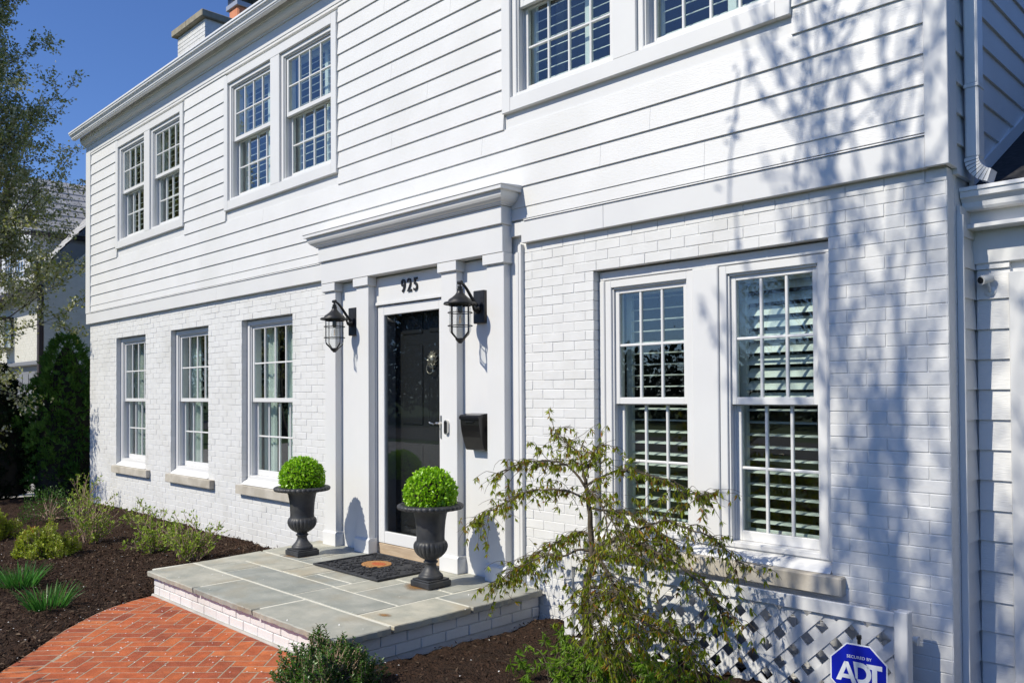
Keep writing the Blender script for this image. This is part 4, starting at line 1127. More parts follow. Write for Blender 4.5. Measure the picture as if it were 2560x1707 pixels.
# bold logo letters: A with a triangular eye, round D, T
A0, A1, zt_, zb2 = -.100, -.018, .040, -.050
poly_letter([[(A0, zb2), (-.078, zb2), (-.070, -.032), (-.066, -.016), (-.059, .0), (-.055, .012), (-.052, zt_), (-.062, zt_)],
             [(-.062, zt_), (-.044, zt_), (-.004, zb2-.012), (-.026, zb2-.012), (-.046, -.004), (-.053, .014)],
             [(-.072, -.036), (-.033, -.036), (-.040, -.018), (-.066, -.018)]])
dq = []; oq = []
ci = lambda r, a: (.0+.010+r*math.cos(a), -.004+r*1.05*math.sin(a))
m_ = MB()
for i in range(12):
    a0 = rad(-90+i*15); a1 = rad(-90+(i+1)*15)
    q = [ci(.026, a0), ci(.047, a0), ci(.047, a1), ci(.026, a1)]; m_.prism([(x, sz+z_) for x, z_ in q], -.0042, -.0036, 'y')
for q in ([(-.022, zt_+.0055), (-.003, zt_+.0055), (-.003, -.03), (-.012, -.03)], [(-.0029, .0235), (.0099, .0235), (.0099, .0453), (-.0029, .0453)], [(.002, -.0533), (.0099, -.0533), (.0099, -.0315), (-.008, -.0315)]):
    m_.prism([(x, sz+z_) for x, z_ in q], -.0042, -.0036, 'y')
m_.build('lettering', 'signwhite', sg, True)
poly_letter([[(.040, .0235), (.104, .0235), (.104, .045), (.036, .045)], [(.060, -.058), (.082, -.058), (.082, .0234), (.060, .0234)]])

mtr = thing('utility_pipes', 'white painted utility pipes and meter fittings behind the lattice slats', 'pipes', (-2.0, -.1, -.03))
pp = MB()
for (x, z_, r_) in ((-2.35, .42, .025), (-1.95, .40, .03), (-1.68, .38, .025)):
    pp.tube([(x, -.09, -.06), (x, -.09, z_-.05), (x+.02, -.09, z_), (x+.08, -.09, z_+.01), (x+.16, -.09, z_)], r_, 10)
pp.build('pipe', 'pvc', mtr, smooth=40)
for (x, z_) in ((-1.90, .41), (-1.64, .385)):
    m_ = MB().tube([(x-.045, -.09, z_), (x+.045, -.09, z_)], .036, 12).tube([(x-.055, -.09, z_), (x-.045, -.09, z_)], .042, 12).tube([(x+.045, -.09, z_), (x+.055, -.09, z_)], .042, 12); m_.build('coupling', 'pvc', mtr, smooth=40)
MB().box(-2.75, -2.45, -.15, -.03, .05, .40, .02).build('meter_box', 'greydoor', mtr)
MB().box(-1.60, -1.565, -.10, -.095, .12, .16, .004).build('tag', 'red', mtr)
MB().tube([(-1.62, -.1, .3), (-1.60, -.1, .22), (-1.585, -.1, .16)], .004, 5).build('cable', 'blackplastic', mtr)

cam = thing('security_camera', 'small white security camera on the shaded siding of the side wing', 'camera', (-1.305, WY-.01, CAMZ+.56))
z_ = CAMZ+.56; xc = -1.305; y0 = WY-.006
m_ = MB().lathe([(.028, 0), (.028, .006), (.02, .012), (.001, .013)], 20); m_.v = [(xc+.012+x, y0-zz, z_-.045+y) for x, y, zz in m_.v]; m_.build('mount', 'pvc', cam, smooth=40)
MB().tube([(xc+.012, y0-.01, z_-.045), (xc+.014, y0-.03, z_-.03), (xc+.012, y0-.045, z_-.005), (xc+.008, y0-.05, z_+.01)], .007, 8).build('arm', 'pvc', cam, smooth=40)
MB().tube([(xc+.02, y0-.02, z_+.022), (xc-.012, y0-.075, z_+.008)], [.022, .024], 16).build('body', 'pvc', cam, smooth=40)
MB().tube([(xc-.0125, y0-.0755, z_+.0078), (xc-.0135, y0-.078, z_+.0073)], .017, 16).build('lens', 'blackgloss', cam)
MB().tube([(xc+.012, y0-.012, z_+.048), (xc+.018, y0-.03, z_+.03), (xc+.02, y0-.02, z_+.0)], .004, 6).build('cable', 'pvc', cam)

# ================================================================== NEIGHBOUR HOUSE
nb = thing('neighbour_house', 'cream painted brick house with slate roof, dormer and brown downspout behind the trees', 'house', (-24, 4, 0))
NX, NY = -22.0, 1.64
ntp = 4.25
MB().box(-34, NX, NY, NY+.3, 2.40, ntp).box(-34, -25.3, NY, NY+.3, -.1, 2.399).box(-22.5, NX, NY, NY+.3, -.1, 2.399).build('wall', 'creammortar', nb)
nbk = MB(); z = -.1; row = 0; rn = random.Random(2)
while z < ntp-.05:
    x = -29.0-(.1 if row % 2 else 0)
    while x < NX:
        a, b = x+.003, min(x+.2, NX+.003)
        if b-a > .02 and not (a < -22.5 and b > -25.3 and z < 2.40): nbk.box(a, b, NY-.003+rn.uniform(-.001, .001), NY+.03, z, z+.0645)
        x += .203
    z += .0677; row += 1
# gable side wall (towards our house), in bond too
MB().add([(NX, NY, -.1), (NX, 9.6, -.1), (NX, 9.6, 4.25), (NX, 5.6, 8.2), (NX, NY, 4.25)], [(0, 1, 2, 3, 4)]).build('gable_wall', 'creammortar', nb)
z = -.1; row = 0
while z < 8.0:
    y = NY-.003-(.1 if row % 2 else 0); ymax = 9.5 if z < 4.2 else None
    ylo = NY if z < 4.2 else NY+(z-4.2)*1.0+.1; yhi = 7.0
    while y < yhi:
        a, b = max(y+.003, ylo), y+.2
        if b-a > .02: nbk.box(NX-.02, NX+.003+rn.uniform(-.001, .001), a, b, z, z+.0645)
        y += .203
    z += .0677; row += 1
stuff(nbk.build('brickwork', 'cream', nb))
# slate roof: steep, swept out at the eave, with coursed slates
rf = MB(); sl_ = MB()
def roofpt(t): # t 0..1 up the slope
    return (NY-.35+t*4.0, 4.20+t*4.15-.35*math.exp(-t*9)*1.0+.35)
N_C = 26
for k in range(N_C):
    a = roofpt(k/N_C); b = roofpt((k+1)/N_C); x = -34-(rn.random()*.25)
    rf.add([(-34, a[0], a[1]-.03), (NX+.12, a[0], a[1]-.03), (NX+.12, b[0], b[1]-.03), (-34, b[0], b[1]-.03)], [(0, 1, 2, 3)])
    x = -27.0-rn.random()*.25
    while x < NX+.12:
        w_ = rn.uniform(.20, .32); x1 = min(x+w_, NX+.14)
        sl_.add([(x+.004, a[0]-.01, a[1]+.018), (x1-.004, a[0]-.01, a[1]+.018), (x1-.004, b[0], b[1]+.004), (x+.004, b[0], b[1]+.004), (x+.004, a[0]-.01, a[1]-.004), (x1-.004, a[0]-.01, a[1]-.004)], [(0, 1, 2, 3), (4, 5, 1, 0)])
        x += w_
roof = rf.build('roof', 'shingle', nb); stuff(sl_.build('slates', 'slate', roof))
MB().box(-34, NX+.1, NY-.45, NY-.33, 4.08, 4.20, .01).build('gutter', 'brown', nb)
MB().box(-22.16, -22.02, NY-.12, NY-.012, -.1, 4.3, .015).build('downspout', 'brown', nb)
# dormer with its window
DXa, DXb = -25.6, -22.95
dm = MB().box(DXa, DXb, NY-.05, NY+2.4, 4.30, 5.85)
dm = dm.build('dormer', 'trim', nb)
mid_ = (DXa+DXb)/2; hr = 7.35
MB().add([(DXa, NY-.05, 5.85), (DXb, NY-.05, 5.85), (mid_, NY-.05, hr-.1)], [(0, 1, 2)]).build('dormer_gable', 'trim', dm)
dr = MB(); dsl = MB(); ex = (DXb-mid_)+.18
for sg_ in (1, -1):
    dr.add([(mid_+sg_*ex, NY-.25, 5.70), (mid_+sg_*ex, NY+4.2, 5.70), (mid_, NY+4.2, hr), (mid_, NY-.25, hr)], [(0, 1, 2, 3) if sg_ > 0 else (3, 2, 1, 0)])
    for k in range(9):
        t0, t1 = k/9, (k+1)/9; y = NY-.28-rn.random()*.2
        xa_, za_ = mid_+sg_*ex*(1-t0), 5.70+(hr-5.70)*t0; xb_, zb__ = mid_+sg_*ex*(1-t1), 5.70+(hr-5.70)*t1
        while y < NY+4.2:
            w_ = rn.uniform(.24, .4); y1 = y+w_
            dsl.add([(xa_+sg_*.02, max(y, NY-.28)+.005, za_+.035), (xa_+sg_*.02, y1-.005, za_+.035), (xb_+sg_*.004, y1-.005, zb__+.02), (xb_+sg_*.004, max(y, NY-.28)+.005, zb__+.02), (xa_+sg_*.02, max(y, NY-.28)+.005, za_+.012), (xa_+sg_*.02, y1-.005, za_+.012)], [(0, 1, 2, 3), (4, 5, 1, 0)])
            y += w_
dr = dr.build('dormer_roof', 'shingle', dm); stuff(dsl.build('slates', 'slate', dm))
MB().box(DXb+.06, DXb+.18, NY-.24, NY+3, 5.60, 5.69, .01).build('dormer_gutter', 'brown', dm)
dw = MB(); 
for a, b in ((-25.2, -24.35), (-24.25, -23.4)):
    dw.box(a, a+.06, NY-.09, NY-.051, 4.45, 5.65); dw.box(b-.06, b, NY-.09, NY-.051, 4.45, 5.65); dw.box(a+.06, b-.06, NY-.088, NY-.052, 4.45, 4.53); dw.box(a+.06, b-.06, NY-.088, NY-.052, 5.57, 5.65)
    for i in (1, 2): x = a+.06+(b-a-.12)*i/3; dw.box(x-.012, x+.012, NY-.084, NY-.056, 4.53, 5.57)
    for i in range(1, 4): zz = 4.53+1.04*i/4; dw.box(a+.06, b-.06, NY-.083, NY-.057, zz-.012, zz+.012)
    MB().box(a+.05, b-.05, NY-.066, NY-.062, 4.52, 5.58).build('pane', 'glass', dm)
    MB().box(a+.05, b-.05, NY-.0515, NY-.0505, 4.52, 5.58).build('dark_window_back', 'room', dm)  # flat dark sheet on the dormer wall, stands in for the dark room
dw.build('window_frame', 'trim', dm)
# garage doors and wall lantern
MB().box(-25.3, -22.5, NY+.10, NY+.2, -.1, 2.39).build('garage_door', 'greydoor', nb)
for i in range(5): MB().box(-25.2+i*.54, -24.72+i*.54, NY+.085, NY+.099, .1, 2.2, .01).build('door_panel', 'greydoor', nb)
MB().box(-25.5, -22.3, NY-.06, NY-.012, 2.40, 2.50, .01).build('lintel', 'greydoor', nb)
nl = thing('neighbour_lantern', 'large black box lantern on the neighbouring cream wall', 'lantern', (-25.0, NY-.15, 2.9))
m_ = MB()
for x in (-25.3, -24.68):
    for y in (NY-.42, NY-.06): m_.box(x, x+.05, y, y+.05, 2.90, 3.62)
m_.box(-25.33, -24.60, NY-.45, NY+.02-.03, 3.62, 3.70).box(-25.33, -24.60, NY-.45, NY-.01, 2.86, 2.90)
m_.build('frame', 'black', nl); MB().box(-25.27, -24.66, NY-.40, NY-.05, 2.91, 3.61).build('glass', 'lampglass', nl)
# ================================================================== PLANTS
def tree_segments(rng, start, d0, length, r0, levels, spread=.6, gravity=0., nseg=5, kids=(3, 5), ratio=.62, wob=.18, up=0., rmin=.0025):
    """recursive branching; returns list of (pts, radii, level) and twig points"""
    out = []; tips = []
    def grow(p, d, L, r, lev):
        pts = [np.array(p, float)]; rs_ = [r]; d = np.array(d, float)
        for i in range(nseg):
            d = d+rng.normal(size=3)*wob; d[2] += -gravity*(lev+1)/levels+up*.1; d /= np.linalg.norm(d)
            pts.append(pts[-1]+d*L/nseg); rs_.append(max(rmin, r*(1-.65*(i+1)/nseg)))
        out.append((pts, rs_, lev))
        if lev >= levels-1:
            tips.append((pts, d)); return
        n = rng.integers(kids[0], kids[1]+1)
        for k in range(n):
            t = rng.uniform(.3, 1.0); i = min(nseg-1, int(t*nseg)); q = pts[i]+(pts[i+1]-pts[i])*(t*nseg-i)
            side = rnd_dirs(rng, 1)[0]; nd = d*(1-spread*.6)+side*spread+np.array([0, 0, up]); nd /= np.linalg.norm(nd)
            grow(q, nd, L*ratio*rng.uniform(.75, 1.15), max(.003, rs_[i]*.62), lev+1)
        # leader continues
        grow(pts[-1], d, L*ratio, rs_[-1], lev+1)
    grow(start, d0, length, r0, 0)
    return out, tips
def wood(name, segs, m, parent, thin=1.0):
    mb = MB()
    for pts, rs_, lev in segs: mb.tube(pts, [r*thin for r in rs_], 8 if lev == 0 else (6 if lev == 1 else (4 if lev == 2 else 3)), cap=lev < 2)
    return mb.build(name, m, parent, smooth=True)
def leaves_on(rng, name, tips, per, spread, L, Wd, m, parent, droop=0., outward=None):
    P = []; D_ = []
    for pts, d in tips:
        for k in range(per):
            t = rng.uniform(.15, 1)*(len(pts)-1); i = min(len(pts)-2, int(t)); q = pts[i]+(pts[i+1]-pts[i])*(t-i)
            P.append(q+rng.normal(size=3)*spread); dd = rng.normal(size=3)+np.array(d)*.6; dd[2] -= droop; D_.append(dd)
    P = np.array(P); D_ = np.array(D_); n = len(P); N_ = rnd_dirs(rng, n)+np.array([0, 0, .8])
    return leaves(name, P, D_, N_, rng.uniform(*L, n), rng.uniform(*Wd, n), m, parent)

# ------------------------------------------------------------------ weeping maple in front of the lattice
MPL = {
 'T': [(-3.20, -.62, -.05), (-3.208, -.62, .131), (-3.215, -.62, .273), (-3.219, -.62, .396), (-3.195, -.62, .533), (-3.16, -.62, .64), (-3.173, -.62, .751), (-3.177, -.62, .873), (-3.191, -.62, .974), (-3.207, -.62, 1.055), (-3.223, -.62, 1.136)],
 'A': [(-3.165, -.62, .62), (-3.07, -.65, .727), (-2.969, -.68, .778), (-2.84, -.72, .813), (-2.708, -.77, .806), (-2.582, -.82, .783), (-2.44, -.87, .764), (-2.275, -.92, .718), (-2.16, -.95, .649), (-2.083, -.97, .569)],
 'B': [(-3.187, -.62, .687), (-3.247, -.66, .685), (-3.322, -.7, .64), (-3.369, -.74, .649), (-3.422, -.82, .633), (-3.512, -.92, .563), (-3.617, -1.02, .47)],
 'C': [(-3.172, -.62, .771), (-3.265, -.59, .783), (-3.406, -.54, .734), (-3.558, -.5, .667), (-3.783, -.44, .564), (-3.968, -.4, .441)],
 'D': [(-3.191, -.62, .974), (-3.306, -.62, 1.016), (-3.507, -.57, 1.018), (-3.75, -.52, .984), (-3.963, -.5, .907), (-4.199, -.47, .801), (-4.306, -.47, .718)],
 'E': [(-3.171, -.62, .935), (-3.098, -.58, .927), (-3.004, -.52, .91), (-2.905, -.47, .864), (-2.819, -.42, .787), (-2.762, -.4, .712)],
 'F': [(-3.21, -.62, 1.075), (-3.236, -.62, 1.177), (-3.293, -.6, 1.256), (-3.403, -.57, 1.314), (-3.503, -.57, 1.386)],
 'G': [(-3.207, -.62, 1.065), (-3.131, -.57, 1.118), (-3.002, -.52, 1.164), (-2.889, -.47, 1.147), (-2.778, -.44, 1.112), (-2.629, -.42, 1.053), (-2.528, -.42, 1.042)],
 'H': [(-3.12, -.62, .706), (-2.989, -.59, .789), (-2.888, -.56, .826), (-2.736, -.52, .897), (-2.585, -.49, .862), (-2.434, -.47, .82), (-2.278, -.47, .711)],
 'I': [(-3.20, -.62, .47), (-3.056, -.67, .492), (-2.94, -.72, .46), (-2.698, -.82, .408), (-2.461, -.92, .42), (-2.242, -1.02, .417)],
 'J': [(-3.203, -.62, 1.055), (-3.288, -.67, 1.167), (-3.364, -.74, 1.209), (-3.431, -.82, 1.21), (-3.498, -.9, 1.191), (-3.59, -.97, 1.128)],
 'K': [(-3.216, -.62, 1.116), (-3.168, -.62, 1.222), (-3.115, -.62, 1.306)],
 'L': [(-3.16, -.62, .64), (-3.02, -.75, .70), (-2.88, -.9, .72), (-2.72, -1.02, .66), (-2.55, -1.12, .55), (-2.42, -1.18, .42)],
 'N': [(-3.19, -.62, .95), (-3.12, -.72, 1.04), (-3.0, -.82, 1.06), (-2.86, -.9, 1.0), (-2.72, -.96, .90), (-2.60, -1.0, .78)],
 'P': [(-3.21, -.62, .35), (-3.08, -.75, .40), (-2.92, -.86, .36), (-2.76, -.92, .27), (-2.62, -.95, .16)],
 'Q': [(-3.2, -.62, .42), (-3.0, -.62, .46), (-2.8, -.66, .42), (-2.55, -.72, .34), (-2.35, -.78, .24)],
 'O': [(-3.20, -.62, .47), (-3.10, -.72, .50), (-2.98, -.86, .45), (-2.84, -1.0, .36), (-2.70, -1.1, .26)]}
maple = thing('weeping_maple', 'small weeping maple with drooping olive and reddish new leaves before the lattice', 'tree', (-3.2, -.62, -.03))
rng = np.random.default_rng(17)
wd = MB(); P = []; D_ = []; LL = []
def polyline(pts, sub=4):
    pts = [np.array(p) for p in pts]; out = []
    for i in range(len(pts)-1):
        p0 = pts[max(i-1, 0)]; p1 = pts[i]; p2 = pts[i+1]; p3 = pts[min(i+2, len(pts)-1)]
        for k in range(sub):
            t = k/sub; out.append(.5*((2*p1)+(-p0+p2)*t+(2*p0-5*p1+4*p2-p3)*t*t+(-p0+3*p1-3*p2+p3)*t**3))
    return out+[pts[-1]]
rad0 = {'T': (.034, .010), 'A': (.021, .004), 'I': (.013, .003), 'H': (.011, .0025)}
axis = np.array([-3.19, -.62])
for key, pts in MPL.items():
    pl = polyline(pts); a, b = rad0.get(key, (.009, .002)); n = len(pl)
    pl = [p+rng.normal(size=3)*.003 for p in pl]
    wd.tube(pl, [a+(b-a)*(i/(n-1))**.7 for i in range(n)], 8 if a > .012 else 6)
    if key == 'T': continue
    Lb = sum(np.linalg.norm(pl[i+1]-pl[i]) for i in range(n-1))
    ntw = int(17+Lb*56)
    for k in range(ntw):
        t = rng.uniform(.12, 1)**.85*(n-1); i = min(n-2, int(t)); q = pl[i]+(pl[i+1]-pl[i])*(t-i)
        d = pl[i+1]-pl[i]; d /= np.linalg.norm(d); sd_ = rnd_dirs(rng, 1)[0]; sd_[2] = abs(sd_[2])*.45
        d = d*.55+sd_*.75; d /= np.linalg.norm(d); L = rng.uniform(.08, .30); tp = [q]; m_ = 6
        for s_ in range(m_):
            d = d+rng.normal(size=3)*.20; d[2] -= .17; d /= np.linalg.norm(d); tp.append(tp[-1]+d*L/m_)
        if tp[-1][2] < .02: continue
        wd.tube(tp, [.0024*(1-.6*s_/m_) for s_ in range(m_+1)], 3, cap=False)
        nl_ = int(1+L*15*rng.uniform(.5, 1.3))
        for s_ in range(nl_):
            t2 = rng.uniform(.15, 1)*(m_); j = min(m_-1, int(t2)); c_ = tp[j]+(tp[j+1]-tp[j])*(t2-j)
            base_d = rng.normal(size=3)*.45; base_d[2] -= 1.4
            for fng in range(rng.integers(4, 7)):
                dd = base_d/np.linalg.norm(base_d)+rng.normal(size=3)*.30; P.append(c_); D_.append(dd); LL.append(rng.uniform(.026, .052))
wd.build('branches', 'maplebark', maple, smooth=True)
P = np.array(P); n = len(P)
leaves('foliage', P, D_, rnd_dirs(rng, n), LL, rng.uniform(.0065, .012, n), 'maple', maple, tipw=.45)
# fresh green low shoots around the foot of the tree
M['maplegreen'] = leaf_mat('maple_low_leaf', [(.13, .27, .016), (.20, .36, .022), (.10, .21, .014), (.26, .40, .03), (.16, .30, .018)], trans=.45)
P = []; D_ = []; LL = []; lw = MB()
for k in range(150):
    a = np.array([rng.uniform(-3.35, -2.25), rng.uniform(-1.15, -.55), -.02]); d = np.array([rng.normal()*.35, rng.normal()*.35, 1.0]); L = rng.uniform(.12, .40)*(1-.35*abs(a[0]+2.85)); q = [a]
    for j in range(5): d = d+rng.normal(size=3)*.2; d[2] -= .12*j*.5; d /= np.linalg.norm(d); q.append(q[-1]+d*L/5)
    lw.tube(q, [.003, .0026, .0022, .0018, .0014, .001], 3, cap=False)
    for j in range(rng.integers(6, 12)):
        t = rng.uniform(.35, 1)*5; i = min(4, int(t)); c_ = q[i]+(q[i+1]-q[i])*(t-i); bd_ = rng.normal(size=3)*.6; bd_[2] -= .7
        for f_ in range(5): P.append(c_); D_.append(bd_/np.linalg.norm(bd_)+rng.normal(size=3)*.4); LL.append(rng.uniform(.028, .055))
lw.build('low_shoots', 'maplebark', maple); n = len(P)
leaves('low_foliage', P, D_, rnd_dirs(rng, n), LL, rng.uniform(.006, .012, n), 'maplegreen', maple, tipw=.45)

# ------------------------------------------------------------------ clipped and mounded shrubs
def mound(name, label, cat, loc, rx, ry, rz_, n, m, seed, L=(.014, .024), Wd=(.009, .014), lump=.16, group=None, tipmat=None, core='dead'):
    t = thing(name, label, cat, loc, group); rng = np.random.default_rng(seed)
    d = rnd_dirs(rng, n); d[:, 2] = np.abs(d[:, 2])*1.0-.12*(rng.random(n) < .3)
    def lumpf(d): return 1+.6*lump*(np.sin(d[:, 0]*5.3+seed)*np.sin(d[:, 1]*6.1+seed*2)+.7*np.sin(d[:, 2]*9+d[:, 0]*7+seed)+.5*np.sin(d[:, 1]*15+d[:, 0]*13))
    r = rng.uniform(.55, 1.0, n)**.4*lumpf(d)*rng.uniform(.93, 1.04, n)
    P = d*r[:, None]*np.array([rx, ry, rz_])+np.array([0, 0, .02]); P[:, 2] = np.maximum(P[:, 2], .01)
    D_ = d*.9+rnd_dirs(rng, n)*.8+np.array([0, 0, .5])
    N_ = d+rnd_dirs(rng, n)*.8
    leaves('foliage', P, D_, N_, rng.uniform(*L, n), rng.uniform(*Wd, n), m, t, local=True)
    st = MB()
    for k in range(26):
        q = d[k]*np.array([rx, ry, rz_])*.93; q[2] = max(q[2], .1); st.tube([(0, 0, -.05), tuple(q*.4+np.array([0, 0, .05])), tuple(q)], [.008, .005, .002], 4)
    st.build('stems', 'twig', t, True)
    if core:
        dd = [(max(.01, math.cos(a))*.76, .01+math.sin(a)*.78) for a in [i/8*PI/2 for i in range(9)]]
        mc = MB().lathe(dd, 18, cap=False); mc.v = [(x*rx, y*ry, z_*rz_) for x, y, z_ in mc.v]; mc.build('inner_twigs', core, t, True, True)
    if tipmat:
        k = 160; dd = rnd_dirs(rng, k)*.35+np.array([-.42, -.5, .78]); dd /= np.linalg.norm(dd, axis=1, keepdims=True)
        leaves('orange_tips', dd*np.array([rx, ry, rz_])*1.05, dd+rnd_dirs(rng, k)*.6, dd+rnd_dirs(rng, k)*.6, rng.uniform(.016, .026, k), rng.uniform(.010, .014, k), tipmat, t, local=True)
    return t
def loose_box(label, loc, r, h, nsh, seed, name='boxwood_shrub', m='boxleaf', tips_=False, k=1.0):
    """unclipped boxwood: many upright leafy shoots of uneven length"""
    t = thing(name, label, 'shrub', loc); rng = np.random.default_rng(seed); mb = MB(); P = []; D_ = []; N_ = []
    for _ in range(nsh):
        d = rnd_dirs(rng, 1)[0]; d[2] = abs(d[2])*.9+.05; d /= np.linalg.norm(d); k_ = rng.uniform(.72, 1.08)*(1+.14*math.sin(d[0]*6+seed)+.12*math.sin(d[1]*8))
        e = d*np.array([r, r, h])*k_; up_ = d*.5+np.array([0, 0, .75])+rng.normal(size=3)*.22; up_ /= np.linalg.norm(up_); L = rng.uniform(.05, .11); b0 = e-up_*L
        mb.tube([tuple(e*.25), tuple(b0*.8), tuple(b0), tuple(e)], [.005, .0035, .0025, .0015], 3, cap=False)
        for j in range(15):
            q = b0+up_*L*(j/14.); a_ = j*2.4+rng.normal()*.3; sd_ = np.cross(up_, [math.cos(a_), math.sin(a_), .3]); sd_ /= np.linalg.norm(sd_)
            P.append(q); D_.append(sd_*.85+up_*.65); N_.append(up_+rng.normal(size=3)*.3)
    n = len(P); mb.build('stems', 'twig', t, True)
    leaves('foliage', P, D_, N_, rng.uniform(.015, .027, n)*k, rng.uniform(.010, .015, n)*k, m, t, local=True, tipw=.55)
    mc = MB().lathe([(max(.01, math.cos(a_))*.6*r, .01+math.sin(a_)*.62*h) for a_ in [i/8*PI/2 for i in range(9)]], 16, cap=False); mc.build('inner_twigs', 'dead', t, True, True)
    if tips_:
        k_ = 260; dd = rnd_dirs(rng, k_)*.32+np.array([-.45, -.48, .78]); dd /= np.linalg.norm(dd, axis=1, keepdims=True)
        leaves('orange_tips', dd*np.array([r, r, h])*rng.uniform(.98, 1.12, (k_, 1)), dd+rnd_dirs(rng, k_)*.7, dd+rnd_dirs(rng, k_)*.6, rng.uniform(.018, .03, k_), rng.uniform(.010, .016, k_), 'orange', t, local=True)
loose_box('yellow-green mounded shrub with an orange tip in the left bed', (-9.32, -1.84, -.03), .28, .31, 640, 8, 'golden_shrub', 'goldbox', True, 1.25)
loose_box('yellow-green mounded shrub cut by the left edge of the picture', (-11.05, -1.98, -.03), .30, .36, 600, 12, 'golden_shrub', 'goldbox', False, 1.25)
loose_box('dark glossy boxwood shrub at the front corner of the step', (-4.0, -1.89, -.03), .27, .29, 780, 5)
mound('dark_shrub', 'dim dark shrub in the shade behind the golden shrubs', 'shrub', (-12.0, -1.05, -.05), .38, .36, .46, 1500, 'boxleaf', 15, L=(.02, .034), Wd=(.012, .018), lump=.22, core=None)

def twiggy(label, loc, h, r, nst, seed, group, leafn=26, pale=True):
    """deciduous shrub breaking bud: arching stems with side twigs and small leaf pairs"""
    t = thing('budding_shrub', label, 'shrub', loc, group); rng = np.random.default_rng(seed)
    mb = MB(); P = []; D_ = []
    for k in range(nst):
        a = rng.uniform(0, 2*PI); lean = rng.uniform(.1, 1.0)**.8; hh = h*rng.uniform(.5, 1.0)*(1-.35*lean)
        p = np.array([rng.normal()*.035, rng.normal()*.035, -.03]); d = np.array([math.cos(a)*lean*r/h*1.2, math.sin(a)*lean*r/h*1.2, 1.0]); d /= np.linalg.norm(d)
        pts = [p]; nn = 6
        for i in range(nn): d = d+rng.normal(size=3)*.13; d /= np.linalg.norm(d); pts.append(pts[-1]+d*hh/nn)
        mb.tube(pts, [.0065*(1-.7*i/nn) for i in range(nn+1)], 4, cap=False)
        for tw in range(rng.integers(2, 5)):
            i = rng.integers(2, nn); q = pts[i]; dd = d*.6+rnd_dirs(rng, 1)[0]*.7+np.array([0, 0, .35]); dd /= np.linalg.norm(dd); L = hh*rng.uniform(.12, .38); e = q+dd*L
            mb.tube([q, q+dd*L*.5+rng.normal(size=3)*.008, e], [.0026, .002, .0014], 3, cap=False)
            for s_ in range(rng.integers(2, 5)):
                c_ = q+(e-q)*(s_+1)/4.
                for lf in range(rng.integers(1, 4)): P.append(c_+rng.normal(size=3)*.004); D_.append(rng.normal(size=3)*.8+dd*.8+np.array([0, 0, .6]))
        for lf in range(rng.integers(2, 6)): P.append(pts[-1]); D_.append(rng.normal(size=3)*.7+d)
        for s_ in range(int(leafn/9)):
            c_ = pts[rng.integers(2, nn+1)]; P.append(c_+rng.normal(size=3)*.006); D_.append(rng.normal(size=3)+np.array([0, 0, .4]))
    mb.build('stems', 'twig', t, True, True)
    n = len(P); leaves('foliage', P, D_, rnd_dirs(rng, n)+np.array([0, 0, .5]), rng.uniform(.022, .046, n), rng.uniform(.012, .021, n), 'bud', t, local=True)
G_ = 'budding shrubs in the left bed'
twiggy('leafy budding shrub against the left side of the front step', (-8.0, -.90, -.04), .66, .44, 46, 31, G_, 44)
twiggy('low spreading budding shrub between the step and the bare-stemmed shrub', (-8.82, -.92, -.04), .56, .55, 50, 32, G_, 48)
twiggy('bare-stemmed budding shrub with pale twigs under the left window', (-9.77, -1.26, -.04), .78, .50, 44, 33, G_, 9)
twiggy('budding shrub close to the wall below the middle narrow window', (-10.4, -.42, -.04), .55, .40, 20, 34, G_, 30)
twiggy('dim budding shrub at the left corner of the brick wall', (-12.6, -.45, -.05), .72, .45, 24, 35, G_, 30)

def blades(label, loc, r, h, n, seed):
    t = thing('daffodil_clump', label, 'plant', loc, 'clumps of strappy leaves by the path'); rng = np.random.default_rng(seed); V = []; F_ = []
    for k in range(n):
        a = rng.uniform(0, 2*PI); rr_ = r*.45*math.sqrt(rng.random()); p = np.array([rr_*math.cos(a), rr_*math.sin(a), -.02]); lean = .15+.75*rr_/(r*.45)*rng.uniform(.4, 1.2)
        d = np.array([math.cos(a)*lean*.55+rng.normal()*.1, math.sin(a)*lean*.55+rng.normal()*.1, 1.]); d /= np.linalg.norm(d); L = h*rng.uniform(.65, 1.15); w_ = rng.uniform(.006, .0115)
        sd_ = np.cross(d, rnd_dirs(rng, 1)[0]); sd_ /= np.linalg.norm(sd_); o_ = len(V)
        for s_ in range(5):
            tt = s_/4; c_ = p+d*L*tt+np.array([d[0], d[1], 0])*L*.5*tt*tt-np.array([0, 0, L*.12*tt**3]); ww = w_*(1-.85*tt**3)
            V += [c_+sd_*ww/2, c_-sd_*ww/2]
        F_ += [(o_+2*s_, o_+2*s_+2, o_+2*s_+3, o_+2*s_+1) for s_ in range(4)]
    MB().add(V, F_).build('blades', 'blade', t, True)
blades('clump of strappy green leaves nearest the brick path', (-6.97, -2.47, -.02), .22, .25, 150, 41)
blades('clump of strappy green leaves farther back at the left edge of the picture', (-8.0, -2.40, -.02), .25, .25, 180, 42)

